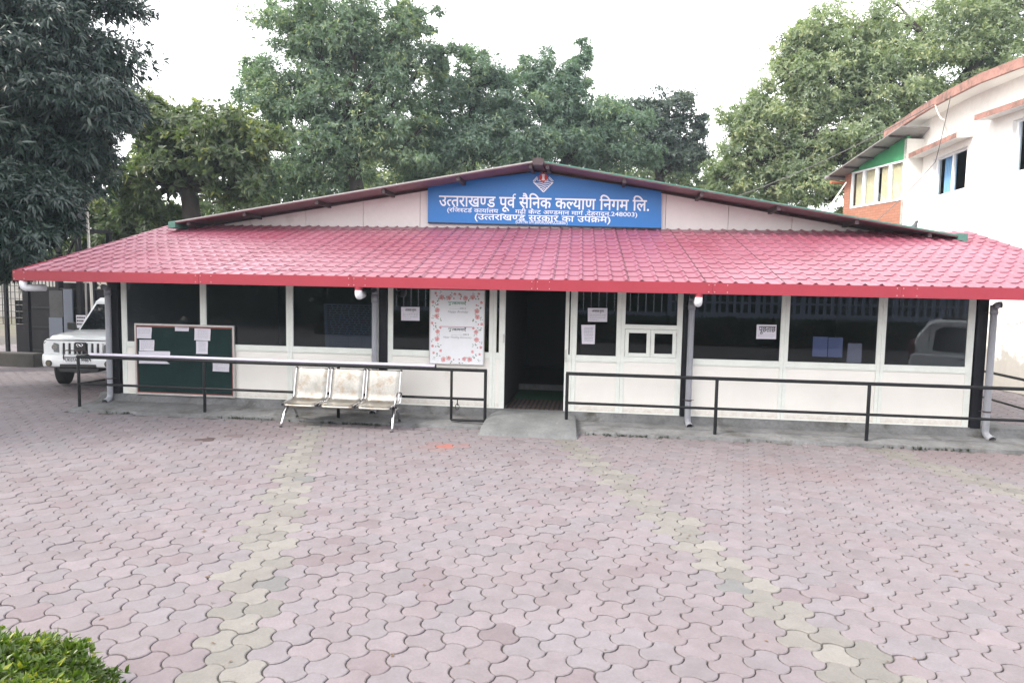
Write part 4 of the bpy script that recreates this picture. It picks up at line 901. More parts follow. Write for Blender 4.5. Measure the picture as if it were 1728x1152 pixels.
def wpt(s):
    i = min(max(int(np.searchsorted(cum, s))-1, 0), len(WP)-2); t_ = (s-cum[i])/(cum[i+1]-cum[i]); p = WP[i]*(1-t_)+WP[i+1]*t_
    tg = (WP[i+1]-WP[i])/np.linalg.norm(WP[i+1]-WP[i]); nr = np.array([tg[1], -tg[0]]); nr = nr if nr[0] < 0 else -nr; return p, tg, nr     # nr points out, to the yard
wins = []
for (pa, pb, yt, yb) in (((1573,300),(1629,300),270,333), ((1706,250),(1790,250),205,292)):
    _, s0 = on_wall(*pa); _, s1 = on_wall(*pb); zt_ = float(on_wall(pa[0], yt)[0][2]); zb_ = float(on_wall(pa[0], yb)[0][2]); wins.append((s0, s1, zb_, zt_))
wins.append((cum[-2]-.4, cum[-2]+1.0, wins[0][2], wins[0][3]))
ROOFZ = 7.17
brk = sorted(set(list(cum) + [q for w_ in wins for q in w_[:2]])); mb = MB()
def wall_piece(mb, s0, s1, z0, z1, off=0., th=.24):
    (p, _, n0), (q, _, n1) = wpt(s0+1e-4), wpt(s1-1e-4); o0 = p + n0*off; o1 = q + n1*off; i0 = p - n0*th; i1 = q - n1*th
    mb.add([(*o0,z0),(*o1,z0),(*o1,z1),(*o0,z1),(*i0,z0),(*i1,z0),(*i1,z1),(*i0,z1)], [(0,1,2,3),(7,6,5,4),(0,4,5,1),(2,6,7,3),(1,5,6,2),(0,3,7,4)])
for s0, s1 in zip(brk[:-1], brk[1:]):
    w_ = [q for q in wins if q[0]-1e-6 <= s0 and s1 <= q[1]+1e-6]
    if w_: wall_piece(mb, s0, s1, -.05, w_[0][2]); wall_piece(mb, s0, s1, w_[0][3], ROOFZ)
    else: wall_piece(mb, s0, s1, -.05, ROOFZ)
def stained_plaster():
    m, n, l, p = new_mat('stained_plaster'); co = n.new('ShaderNodeNewGeometry').outputs['Position']
    sx = n.new('ShaderNodeSeparateXYZ'); l.new(co, sx.inputs[0])
    nz = noise(n, l, co, 1.6, 8, .7); ad = n.new('ShaderNodeMath'); ad.operation = 'MULTIPLY_ADD'; l.new(nz, ad.inputs[0]); ad.inputs[1].default_value = -1.5; 
    l.new(sx.outputs[2], ad.inputs[2])
    f = ramp(n, l, ad.outputs[0], [(-.0, 1.), (.0, 1.)]); rr_ = f.node.color_ramp.elements; rr_[0].position = 0; rr_[0].color = (1,1,1,1); rr_[1].position = .16; rr_[1].color = (0,0,0,1)
    c = mixc(n, l, f, (.80,.79,.76), (.40,.385,.36)); c = mixc(n, l, 1., c, ramp(n, l, noise(n, l, co, 9, 4), [(.3,.94),(.7,1.03)]), 'MULTIPLY')
    l.new(c, p.inputs['Base Color']); p.inputs['Roughness'].default_value = .9; return m
M['stain'] = stained_plaster()
part(mb, 'wall', M['stain'], wb)
part(MB().prism([(*WP[0],-.05),(16,12.4,-.05),(16,1.2,-.05),(*WP[-1],-.05)][1:3] + [(16,1.2,ROOFZ),(16,12.4,ROOFZ)], (.2,0,0)), 'rear_wall', M['plaster'], wb)
part(MB().add([(9.45,12.4,-.05),(16,12.4,-.05),(16,12.4,ROOFZ),(9.45,12.4,ROOFZ)], [(0,1,2,3)]), 'end_wall', M['plaster'], wb)
for s0, s1, z0, z1 in wins:
    (p, _, n0), (q, _, n1) = wpt(s0+1e-3), wpt(s1-1e-3); T3 = lambda t_, off, z: (*(p*(1-t_)+q*t_ + n0*off), z)
    mb = MB(); a_ = .045
    for t0, t1, zz0, zz1 in ((0,.045,z0,z1),(.955,1,z0,z1),(.478,.522,z0+.04,z1-.04),(.045,.955,z0,z0+.045),(.045,.955,z1-.045,z1)):
        mb.add([T3(t0,-.10,zz0),T3(t1,-.10,zz0),T3(t1,-.10,zz1),T3(t0,-.10,zz1),T3(t0,-.16,zz0),T3(t1,-.16,zz0),T3(t1,-.16,zz1),T3(t0,-.16,zz1)], [(0,1,2,3),(7,6,5,4),(0,4,5,1),(1,5,6,2),(2,6,7,3),(3,7,4,0)])
    wf = part(mb, 'window', M['white'], wb)
    part(MB().add([T3(.03,-.14,z0+.03),T3(.97,-.14,z0+.03),T3(.97,-.14,z1-.03),T3(.03,-.14,z1-.03)], [(0,1,2,3)]), 'pane', M['clear'], wf)
    n = 30; V = []
    for k in range(n+1):
        for zz in (z0, z1): V.append(T3(.10 + .36*k/n, -.25 + .02*math.sin(k*1.5), zz))
    part(MB().add(V, [(2*k,2*k+2,2*k+3,2*k+1) for k in range(n)]), 'curtain', M['curtainblue'], wf, smooth=True)
    # sunshade slab
    mb = MB(); zs = z1 + .16; e0, e1 = s0-.75, s1+.22
    (p2, _, m0), (q2, _, m1) = wpt(max(e0,.01)), wpt(e1)
    part(MB().add([(*(p2+m0*.0),zs+.03),(*(q2+m1*.0),zs+.03),(*(q2+m1*.42),zs),(*(p2+m0*.42),zs),(*(p2),zs+.16),(*(q2),zs+.16),(*(q2+m1*.42),zs+.13),(*(p2+m0*.42),zs+.13)], [(0,1,2,3),(7,6,5,4),(1,2,6,5),(0,4,7,3)]), 'sunshade', M['plaster'], wb)
    part(MB().add([(*(p2+m0*.425),zs),(*(q2+m1*.425),zs),(*(q2+m1*.425),zs+.135),(*(p2+m0*.425),zs+.135)], [(0,1,2,3)]), 'sunshade_edge', M['band'], wb)
part(MB().prism([(10.3,11.8,-.05),(10.2,8.2,-.05),(10.5,6.0,-.05),(11.2,4.0,-.05),(13,2.5,-.05),(15.8,2.5,-.05),(15.8,11.8,-.05)], (0,0,7.1)), 'interior_core', M['interior'], wb)
ev = [(8.90,12.9),(8.84,11.6),(8.74,10.5),(8.67,9.3),(8.67,8.24),(8.72,6.94),(8.94,5.9),(9.35,4.5),(10.0,2.8),(11.3,.9)]
top = [(x,y,ROOFZ) for x, y in ev]; n = len(ev)
part(MB().prism(top + [(16.2,.9,ROOFZ),(16.2,12.9,ROOFZ)], (0,0,.18)), 'roof_slab', M['plaster'], wb)
mb = MB()
for (x0_, y0_), (x1_, y1_) in zip(ev[:-1], ev[1:]): mb.add([(x0_-.01,y0_,ROOFZ-.02),(x1_-.01,y1_,ROOFZ-.02),(x1_-.01,y1_,ROOFZ+.20),(x0_-.01,y0_,ROOFZ+.20),(x0_+.07,y0_,ROOFZ-.02),(x1_+.07,y1_,ROOFZ-.02),(x1_+.07,y1_,ROOFZ+.20),(x0_+.07,y0_,ROOFZ+.20)], [(0,1,2,3),(3,2,6,7),(0,4,5,1)])
part(mb, 'roof_edge', M['band'], wb)
# brick wing with curtained windows under a lean-to tin roof
A_, B_ = np.array([8.78,10.85]), np.array([8.05,13.4]); tgw = (B_-A_)/np.linalg.norm(B_-A_); nw = np.array([tgw[1], -tgw[0]]); nw = nw if nw[0] < 0 else -nw; LW = np.linalg.norm(B_-A_)
def wing(px, py): p, s = on_line(px, py, A_, B_); return s*LW, float(p[2])
sw0, zw0 = wing(1527, 337); sw1, zw1 = wing(1435, 352); _, zt0 = wing(1534, 268); _, zt1 = wing(1440, 291)
zb_w = (zw0+zw1)/2; zt_w = (zt0+zt1)/2; WE = wing(1424, 330)[0]
def brick_mat():
    m, n, l, p = new_mat('brickwork'); co = n.new('ShaderNodeNewGeometry').outputs['Position']
    mp = n.new('ShaderNodeMapping'); mp.vector_type = 'POINT'; mp.inputs['Rotation'].default_value = (R(90), 0, 0); cx_ = n.new('ShaderNodeSeparateXYZ'); l.new(co, cx_.inputs[0]); cb_ = n.new('ShaderNodeCombineXYZ'); l.new(cx_.outputs[1], cb_.inputs[0]); l.new(cx_.outputs[2], cb_.inputs[1])
    b = n.new('ShaderNodeTexBrick'); l.new(cb_.outputs[0], b.inputs[0]); b.inputs['Scale'].default_value = 1.; b.inputs['Brick Width'].default_value = .24; b.inputs['Row Height'].default_value = .082; b.inputs['Mortar Size'].default_value = .006
    b.inputs['Color1'].default_value = (.36,.17,.115,1); b.inputs['Color2'].default_value = (.32,.14,.09,1); b.inputs['Mortar'].default_value = (.20,.11,.08,1)
    l.new(b.outputs[0], p.inputs['Base Color']); p.inputs['Roughness'].default_value = .9; bp_ = n.new('ShaderNodeBump'); bp_.inputs['Strength'].default_value = .5; l.new(b.outputs[1], bp_.inputs['Height']); bp_.invert = True; l.new(bp_.outputs[0], p.inputs['Normal']); return m
M['brickwork'] = brick_mat()
def wq(s0, s1, z0, z1, off0, off1, mb=None):
    mb = mb or MB(); f_ = lambda s, off, z: (*(A_ + tgw*s + nw*off), z)
    return mb.add([f_(s0,off0,z0),f_(s1,off0,z0),f_(s1,off0,z1),f_(s0,off0,z1),f_(s0,off1,z0),f_(s1,off1,z0),f_(s1,off1,z1),f_(s0,off1,z1)], [(0,1,2,3),(7,6,5,4),(0,4,5,1),(1,5,6,2),(2,6,7,3),(3,7,4,0)])
part(wq(-.02, WE, 0, zb_w, 0, -.2), 'brick_wall', M['brickwork'], wb)
part(wq(sw1+.03, WE, zb_w, zt_w, 0, -.2), 'brick_wall', M['brickwork'], wb)
part(MB().prism([(*(A_+tgw*(-.02)),0),(*(A_+tgw*(-.02)-nw*.5+np.array([.25,0])),0),(*(A_+tgw*(-.02)-nw*.5+np.array([.25,0])),zt_w+.6),(*(A_+tgw*(-.02)),zt_w+.6)], (*(tgw*.1),0)), 'return_wall', M['plaster'], wb)
nb_ = 4; sa, sb2 = max(sw0, .02), sw1
for k in range(nb_):
    s0, s1 = sa + (sb2-sa)*k/nb_, sa + (sb2-sa)*(k+1)/nb_; mb = MB()
    for q in ((s0,s0+.05,zb_w,zt_w),(s1-.05,s1,zb_w,zt_w),(s0+.05,s1-.05,zb_w,zb_w+.06),(s0+.05,s1-.05,zt_w-.05,zt_w)): wq(q[0],q[1],q[2],q[3],.02,-.06,mb)
    wf = part(mb, 'window', M['white'], wb); part(wq(s0+.05,s1-.05,zb_w+.06,zt_w-.05,-.02,-.024), 'pane', M['clear'], wf)
    V = []; m_ = 20; lo_, hi_ = (.04,.78) if k % 2 else (.18,.97)
    for j in range(m_+1):
        s = s0 + (s1-s0)*(lo_+(hi_-lo_)*j/m_)
        for zz in (zb_w, zt_w): V.append((*(A_+tgw*s+nw*(-.09+.02*math.sin(j*1.7))), zz))
    part(MB().add(V, [(2*j,2*j+2,2*j+3,2*j+1) for j in range(m_)]), 'curtain', M['curtain'], wf, smooth=True)
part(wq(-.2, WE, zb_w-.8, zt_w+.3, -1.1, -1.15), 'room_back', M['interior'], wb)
# roof: low at the far end, high against the white wall
ol0, ol1 = A_ + nw*.55, B_ + nw*.55
pl, sl_ = on_line(1397, 298, ol0, ol1); pu, su_ = on_line(1494, 232, ol0, ol1); zlow, zhigh = float(pl[2]), float(pu[2]); sL_, sU_ = sl_*LW, su_*LW
zr = lambda s: zlow + (zhigh-zlow)*(s-sL_)/(sU_-sL_)
n = 16; V = []; Fs = []
for k in range(n+1):
    s = -.45 + (sL_+.45)*k/n
    for off in (.55, -1.6): V += [(*(A_+tgw*s+nw*off), zr(s)+.0), (*(A_+tgw*s+nw*off), zr(s)+.03)]
for k in range(n): a_ = 4*k; Fs += [(a_,a_+4,a_+6,a_+2),(a_+1,a_+3,a_+7,a_+5),(a_,a_+1,a_+5,a_+4)]
Fs += [(4*n,4*n+1,4*n+3,4*n+2),(0,2,3,1)]
tr = part(MB().add(V, Fs), 'lean_to_roof', M['tin'], wb)
for k in range(5):
    s = .05 + (sL_-.15)*k/4; part(MB().bar((*(A_+tgw*s+nw*.54), zr(s)-.035), (*(A_+tgw*s-nw*.1), zr(s)-.035), .04, .05), 'purlin', M['darksteel'], tr)
part(MB().tube([(*(A_+tgw*(sL_+.03)+nw*.62), zr(sL_)-.03),(*(A_+tgw*(sL_+.03)-nw*1.0), zr(sL_)-.03)], .06, 10), 'gutter_pipe', M['tin'], tr)
part(MB().tube([(*(A_+tgw*(sL_-.1)+nw*.5), zr(sL_)-.20),(*(A_+tgw*(sL_-.1)-nw*.3), zr(sL_)-.20)], .05, 10), 'drain_pipe', M['brick'], tr)
f_ = lambda s, off, z: (*(A_ + tgw*s + nw*off), z)
part(MB().prism([f_(-.02,.0,zt_w), f_(WE,.0,zt_w), f_(WE,.0,max(zr(WE)-.02,zt_w+.02)), f_(-.02,.0,zr(0)-.02)], (*(-nw*.1),0)), 'green_panel', M['greenpanel'], wb)

# ================================================================== GATE, TANK AND CLUTTER AT THE LEFT
GT = 6.0
B6 = lambda px, py, y=GT: onY(px, py, y)
def slab6(px0, px1, py0, py1, m, name, parent, y=GT, th=.05, toground=False, **k):
    a_, b_ = B6(px0, py1, y), B6(px1, py0, y); z0 = 0. if toground else float(a_[2]); return part(MB().box(float(a_[0]), float(b_[0]), y, y+th, z0, float(b_[2])), name, m, parent, **k)
gate = thing('steel_gate', (float(B6(85,600)[0]), GT, 0), 'black sheet steel gate with posts behind the parked SUV', 'gate')
for px in (44, 100, 160, 205): a_ = float(B6(px, 560)[0]); part(MB().box(a_-.05, a_+.05, GT-.03, GT+.07, 0, 2.15), 'gate_post', M['gate'], gate)
slab6(46, 98, 484, 596, M['gate'], 'gate_leaf', gate); slab6(102, 158, 478, 598, M['gate'], 'gate_leaf', gate, y=GT+.35); slab6(160, 204, 490, 598, M['gate'], 'gate_leaf', gate, y=GT+.35)
for py in (486, 518, 551, 590): a_, b_ = B6(44, py), B6(204, py+3); part(MB().box(float(a_[0]), float(b_[0]), GT-.02, GT+.0, float(a_[2])-.025, float(a_[2])+.02), 'gate_rail', M['rail'], gate)
for px in range(46, 100, 6): a_ = float(B6(px,476)[0]); part(MB().tube([(a_,GT+.02,1.9),(a_,GT+.02,2.16)], .012, 6), 'gate_bar', M['rail'], gate)
o = thing('faded_poster', (float(B6(95,580)[0]), GT-.06, float(B6(95,584)[2])), 'faded portrait sized poster on the black gate', 'poster'); slab6(84, 105, 490, 535, M['poster'], 'sheet', o, y=GT-.045, th=.015); slab6(84, 105, 536, 584, M['paleblue'], 'lower_sheet', o, y=GT-.043, th=.014)
o = MB().box(float(B6(114,590)[0]), float(B6(129,590)[0]), GT-.10, GT-.06, .1, float(B6(120,488)[2])).build('pale_sheet', M['paleblue']); tag(o, 'tall pale blue metal sheet leaning on the black gate', 'sheet')
sm = thing('small_sign', (float(B6(135,552,4.4)[0]), 4.4, 0), 'small white sign on a post beside the parked SUV', 'sign')
a_, b_ = B6(129,553,4.4), B6(143,532,4.4); part(MB().box(float(a_[0]), float(b_[0]), 4.4, 4.43, float(a_[2]), float(b_[2])), 'plate', M['paper'], sm); part(MB().tube([((a_[0]+b_[0])/2,4.45,0),((a_[0]+b_[0])/2,4.45,float(b_[2]))], .02, 8), 'post', M['darksteel'], sm)
mb = MB()
for r_ in range(3):
    zz = float(b_[2]) - (r_+.7)*.08; xx = float(a_[0])+.02
    while xx < float(b_[0])-.03: ww = random.uniform(.02,.045); mb.box(xx, xx+ww, 4.396, 4.399, zz-.02, zz+.02); xx += ww+.012
part(mb, 'print', M['ink'], sm)
for px, lab in ((147,'pale thin pole standing left of the parked SUV windscreen'),(135,'dark thin pole standing beside the pale blue sheet')):
    a_ = float(B6(px,560,5.3)[0]); o = MB().tube([(a_,5.3,0),(a_,5.3,2.15)], .022, 8).build('thin_pole', M['tin' if px == 147 else 'gate']); tag(o, lab, 'pole')
# mesh fence running on from the gate
fn = thing('mesh_fence', (float(B6(10,600)[0]), GT, 0), 'black open mesh fence at the far left edge, beside the gate', 'fence')
xa, xb = float(B6(-190,560)[0]), float(B6(42,560)[0])
mb = MB()
for k in range(34): xx = xa + (xb-xa)*k/33; mb.tube([(xx,GT,.9),(xx,GT,2.15)], .010, 5, cap=False)
for z in np.linspace(.9, 2.12, 8): mb.tube([(xa,GT,z),(xb,GT,z)], .010, 5, cap=False)
part(mb, 'mesh', M['rail'], fn)
for xx in (xa, (xa+xb)/2, float(B6(12,560)[0])): part(MB().box(xx-.04, xx+.04, GT-.03, GT+.05, 0, 2.2), 'fence_post', M['gate'], fn)
part(MB().box(float(B6(46,560)[0])-.35, xb-.02, GT+.02, GT+.30, 0, 1.55), 'pier', M['gate'], fn)
for (p0, p1, zt_, lab) in (((-40,616),(58,620),.34,'low dark concrete kerb block below the mesh fence at the left edge'),((128,628),(140,630),.5,'short dark stub post beside the left front wheel of the SUV')):
    a_, b_ = onZ(*p0), onZ(*p1); o = MB().box(float(a_[0]), float(b_[0]), float(b_[1]), float(b_[1])+.3, -.02, zt_).build('kerb_block' if zt_ < .4 else 'stub_post', M['darkblock'], bevel=.03); tag(o, lab, 'block' if zt_ < .4 else 'post')
fw_ = MB().box(-60, -13, 24, 24.4, -.05, 2.0).build('boundary_wall', M['farwall']); tag(fw_, 'pale weathered boundary wall beyond the mesh fence at far left', 'wall')
# water tank on its stand
TD = 18.2; tc_ = atd(108, 386, TD); tx, ty, tz = map(float, tc_)
tk = thing('water_tank', (tx, ty, tz), 'ribbed black plastic water tank half hidden by the dark tree', 'water tank')
prof_ = [(0,0),(.56,0),(.57,.03)]; z = .05
while z < 1.2: prof_ += [(.57,z),(.57,z+.13),(.545,z+.145),(.545,z+.165)]; z += .18
prof_ += [(.57,z),(.52,z+.06),(.40,z+.14),(.24,z+.20),(.23,z+.26),(0,z+.27)]
n = 28; rg = [[(tx+r_*math.cos(2*math.pi*k/n), ty+r_*math.sin(2*math.pi*k/n), tz+zz) for k in range(n)] for r_, zz in prof_ if r_ > 0]
part(MB().loft(rg), 'tank_body', M['tank'], tk, smooth=True)
part(MB().disc((tx,ty,tz+prof_[-2][1]-.01), (0,0,1), .25, .05, 20), 'lid', M['plastic'], tk)
ts = thing('tank_stand', (tx+.15, ty, 0), 'dark steel stand under the black water tank', 'stand')
part(MB().box(tx-.68, tx+.92, ty-.62, ty+.62, tz-.07, tz-.005), 'platform', M['gate'], ts)
for sx in (tx-.62, tx+.84):
    for sy in (ty-.56, ty+.56): part(MB().box(sx-.05, sx+.05, sy-.05, sy+.05, 0, tz-.07), 'leg', M['gate'], ts)
part(MB().bar((tx+.84,ty-.56,tz-.12),(tx+.40,ty-.56,tz-.95),.05,.05), 'brace', M['gate'], ts); part(MB().bar((tx-.62,ty-.56,tz-.12),(tx-.1,ty-.56,tz-1.1),.05,.05), 'brace', M['gate'], ts)
pa_ = atd(144, 300, 17.0); pp = [(float(pa_[0])+.02*k, float(pa_[1]), float(pa_[2])*(1-k/6)) for k in range(7)]
o = MB().tube(pp, .030, 8).build('flag_pole', M['wirepale'], smooth=True); tag(o, 'slim pale pole rising in front of the black water tank', 'pole')

# ================================================================== VEGETATION
def leaf_cloud(P, N, nleaf, L, Wd, droop, tilt=(35, 85), seed=0, bias=None):
    """whorls of pointed leaves at points P with outward directions N -> vertices, quads, per-leaf colour"""
    g = np.random.default_rng(seed); n = len(P); m = n*nleaf
    P = np.repeat(P, nleaf, 0); N = np.repeat(N, nleaf, 0); N = N/(np.linalg.norm(N, axis=1)[:,None]+1e-9)
    a = np.cross(N, g.normal(size=(m,3))); a /= np.linalg.norm(a, axis=1)[:,None]+1e-9
    tl = np.radians(g.uniform(tilt[0], tilt[1], m))[:,None]; d = N*np.cos(tl) + a*np.sin(tl); d[:,2] -= droop*g.uniform(.4,1.3,m); d /= np.linalg.norm(d, axis=1)[:,None]
    s = np.cross(d, N); s /= np.linalg.norm(s, axis=1)[:,None]+1e-9; up = np.cross(s, d)
    ll = (L*np.repeat(g.uniform(.7,1.3,n), nleaf)*g.uniform(.6,1.35,m))[:,None]; ww = (Wd*g.uniform(.7,1.2,m))[:,None]
    b = P + d*ll*.08; mid = P + d*ll*.50 + up*ll*.06
    V = np.stack([b, mid - s*ww/2, P + d*ll - np.array([0,0,1.])*ll*droop*.25, mid + s*ww/2], 1).reshape(-1,3)
    F = np.arange(4*m).reshape(-1,4); r_ = g.random(m)*.85
    if bias is not None: r_ = np.clip(r_*.72 + np.repeat(bias, nleaf)*g.uniform(.3,1.,m), 0, 1)
    C_ = np.zeros((4*m,3)); C_[:,0] = np.repeat(r_, 4); return V, F, C_
def clump_points(ell, nsub, per, seed, lump=(.20,.36), inner=.45):
    """points on the skins of many small clumps that together fill the ellipsoids; returns points, outward dirs, clump centres"""
    g = np.random.default_rng(seed); PP, NN, CC, KK = [], [], [], []
    tot = sum((e[3]*e[4]*e[5])**(2/3) for e in ell)
    for (cx, cy, cz, rx, ry, rz_) in ell:
        k = max(4, int(nsub*((rx*ry*rz_)**(2/3))/tot)); d = g.normal(size=(k,3)); d /= np.linalg.norm(d,axis=1)[:,None]
        rad = g.uniform(inner, 1.0, k)[:,None]; c = np.array([cx,cy,cz]) + d*rad*np.array([rx,ry,rz_]); Rm = (rx*ry*rz_)**(1/3)
        for i in range(k):
            rr_ = Rm*g.uniform(*lump)*g.uniform([.7,.7,.45],[1.5,1.5,.85]); q = g.normal(size=(per,3))
            ln = np.linalg.norm(q,axis=1)[:,None]; pts = c[i] + q*rr_*.55 + d[i]*rr_*.3*g.uniform(0,1,(per,1))**2
            PP.append(pts); NN.append(q/ln*.7 + d[i]*.4 + np.array([0,0,.35])); CC.append(c[i]); KK.append(np.full(per, g.random()))
    return np.vstack(PP), np.vstack(NN), np.array(CC), np.concatenate(KK)
def limb(mb, a_, b_, r0, r1, sag, g, n=6, sides=7):
    a_, b_ = np.array(a_, float), np.array(b_, float); L = np.linalg.norm(b_-a_); w_ = g.normal(size=3)*L*.06; pts = []
    for t_ in np.linspace(0, 1, n): pts.append(a_*(1-t_)+b_*t_ + w_*math.sin(math.pi*t_) + np.array([0,0,sag*L])*math.sin(math.pi*t_) + (g.normal(size=3)*L*.012 if 0 < t_ < 1 else 0))
    mb.tube(pts, list(np.linspace(r0, r1, n)), sides); return pts
def tree(label, base, fork, ell_px, depth, mat_leaf, seed, nsub=60, per=60, nleaf=6, L=.22, Wd=.08, droop=.25, bark='bark', r0=.28, group=None, name='tree', lump=(.20,.36), inner=.45, twigs=26, ybias=0., ddep=.8, tilt=(35,85), world=()):
    g = np.random.default_rng(seed); ell = list(world)
    for e in ell_px:
        px, py, rx, ry = e[:4]; dd = depth + (e[4] if len(e) > 4 else 0); c = atd(px, py, dd); s = dd/F_PX; ell.append((c[0], c[1], c[2], rx*s, rx*s*ddep, ry*s))
    base = np.array(base, float); fork = np.array(fork, float)
    t = thing(name, tuple(map(float, base)), label, 'tree', group)
    P, N, CC, KK = clump_points(ell, nsub, per, seed, lump, inner)
    keep = P[:,2] > .4; P, N = P[keep], N[keep]; bias = KK[keep]**1.5*.62
    if ybias: zz = (P[:,2]-P[:,2].min())/(np.ptp(P[:,2])+1e-6); bias = np.maximum(bias, np.clip((zz-.6)*2.2, 0, 1)*ybias)
    V, F, C_ = leaf_cloud(P, N, nleaf, L, Wd, droop, tilt, seed, bias)
    raw_mesh('crown', V, F, M[mat_leaf], t, C_)
    mb = MB(); limb(mb, base, fork, r0*1.25, r0*.85, 0, g, 8, 10); mb.build('trunk', M[bark], t, smooth=True, fix=False)
    mb = MB(); nodes = []
    for e in ell:
        tgt = np.array(e[:3]); pts = limb(mb, fork, tgt, r0*.6, r0*.18, .05, g, 7, 8); nodes += pts[2:]
    nodes = np.array(nodes); idx = g.permutation(len(CC))[:twigs]
    for i in idx:
        j = np.argmin(np.linalg.norm(nodes-CC[i], axis=1)); limb(mb, nodes[j], CC[i], r0*.20, r0*.05, .03, g, 5, 5)
    mb.build('branches', M[bark], t, smooth=True, fix=False)
    return t
M['lf_mango'] = leaf_mat('mango_leaf', (.010,.023,.021), (.022,.046,.036), (.040,.070,.045), .4, .12)
M['lf_jack'] = leaf_mat('broad_leaf', (.055,.082,.048), (.110,.145,.075), (.25,.27,.08), .4, .42)
M['lf_mid'] = leaf_mat('mid_leaf', (0.068,0.118,0.094), (0.172,0.241,0.172), (0.413,0.440,0.234), .42, .40)
M['lf_mid2'] = leaf_mat('mid_leaf_blue', (0.062,0.110,0.094), (0.147,0.215,0.167), (0.309,0.362,0.215), .42, .38)
M['lf_dark'] = leaf_mat('dark_leaf', (0.050,0.075,0.073), (0.099,0.132,0.116), (0.165,0.187,0.143), .5, .25)
M['lf_warm'] = leaf_mat('warm_leaf', (0.124,0.173,0.124), (0.273,0.322,0.198), (0.450,0.450,0.281), .42, .40)
M['lf_shrub'] = leaf_mat('shrub_leaf', (.020,.050,.013), (.105,.165,.020), (.30,.31,.035), .35, .35)
M['lf_hedge'] = leaf_mat('hedge_leaf', (.010,.024,.010), (.025,.045,.015), (.04,.06,.02), .5, .25)
def gp(px, depth, z=0.): p = atd(px, 480, depth); return (float(p[0]), float(p[1]), z)
tree('dense dark mango tree with drooping leaves at the left edge', gp(-150,15.5), atd(-60,330,15.5), [(30,140,175,130),(130,60,108,100),(134,170,100,85),(60,250,130,60,.4),(-60,60,160,150),(20,-20,150,90),(112,260,80,42),(30,310,110,40)], 15.5, 'lf_mango', 21, nsub=230, per=80, nleaf=8, L=.19, Wd=.046, droop=.65, r0=.36, lump=(.20,.34), inner=.55, tilt=(30,75), twigs=30, name='mango_tree')
tree('dark mango tree just outside the left edge, shading the left of the yard', (-15.0,-4.2,0), (-14.8,-4.0,3.2), [], 0, 'lf_mango', 35, nsub=120, per=50, nleaf=7, L=.30, Wd=.08, droop=.6, r0=.34, lump=(.20,.34), inner=.45, tilt=(30,75), name='mango_tree', world=[(-14.6,-4.2,6.2,3.6,3.4,2.4),(-13.0,-2.0,5.6,2.6,2.6,1.9),(-15.5,-6.6,6.0,2.8,2.8,2.0)])
tree('lower bough of dark leaves hanging beside the water tank at the left edge', gp(-75,13.6), atd(-30,420,13.6), [(45,360,72,62),(85,345,40,36),(20,415,80,46),(-30,350,90,80)], 13.6, 'lf_mango', 22, nsub=90, per=66, nleaf=8, L=.18, Wd=.045, droop=.65, r0=.16, lump=(.26,.42), inner=.5, tilt=(30,75), name='mango_sapling')
tree('broad leaved tree with yellowish top and spreading dark limbs, right of the mango tree', gp(325,22), atd(318,320,22), [(330,215,100,50),(262,215,55,55),(415,235,62,62),(330,285,110,45),(240,300,75,45),(250,360,80,26,1),(400,320,60,30)], 22, 'lf_jack', 23, nsub=120, per=34, nleaf=6, L=.23, Wd=.10, droop=.25, r0=.30, ybias=.75, lump=(.20,.34), inner=.35, twigs=80)
tree('tallest leafy tree behind the left half of the roof, reaching the top edge', gp(590,27.5), atd(592,250,27.5), [(600,45,120,90),(500,45,88,58),(540,130,105,80),(670,120,80,110),(600,215,110,80),(520,250,95,60),(690,40,52,60),(470,175,85,65),(680,245,80,60),(430,130,60,42,1),(400,235,60,60,1),(440,300,70,40,1),(560,310,90,40,1),(740,90,40,45)], 27.5, 'lf_mid', 24, nsub=520, per=40, nleaf=6, L=.19, Wd=.058, droop=.35, r0=.30, lump=(.16,.30), inner=.2, twigs=90)
tree('leafy tree directly behind the roof ridge, left of the slender topped one', gp(800,29.5), atd(795,270,29.5), [(800,150,78,62),(745,205,80,70),(860,195,70,75),(800,250,105,50),(880,260,80,40),(795,92,30,30),(720,280,70,40)], 29.5, 'lf_mid2', 25, nsub=300, per=40, nleaf=6, L=.19, Wd=.058, droop=.35, r0=.22, lump=(.16,.30), inner=.2, twigs=60)
tree('leafy tree with slender wispy top behind the right of the signboard', gp(960,31), atd(955,270,31), [(930,165,75,62),(900,115,40,42),(978,95,20,42),(960,140,45,45),(1000,215,90,62),(930,240,95,55),(1045,195,45,42),(1030,265,80,40),(870,140,30,40)], 31, 'lf_mid2', 26, nsub=320, per=40, nleaf=6, L=.19, Wd=.058, droop=.35, r0=.22, lump=(.16,.30), inner=.2, twigs=60)
tree('small dark open crowned tree between the wispy tree and the huge one', gp(1110,34), atd(1112,300,34), [(1130,178,45,32),(1085,205,45,42),(1160,225,38,36),(1105,250,60,38),(1182,205,20,18),(1150,270,50,25)], 34, 'lf_dark', 27, nsub=170, per=34, nleaf=6, L=.18, Wd=.065, droop=.1, r0=.28, lump=(.20,.30), inner=.45, twigs=80, bark='bark')
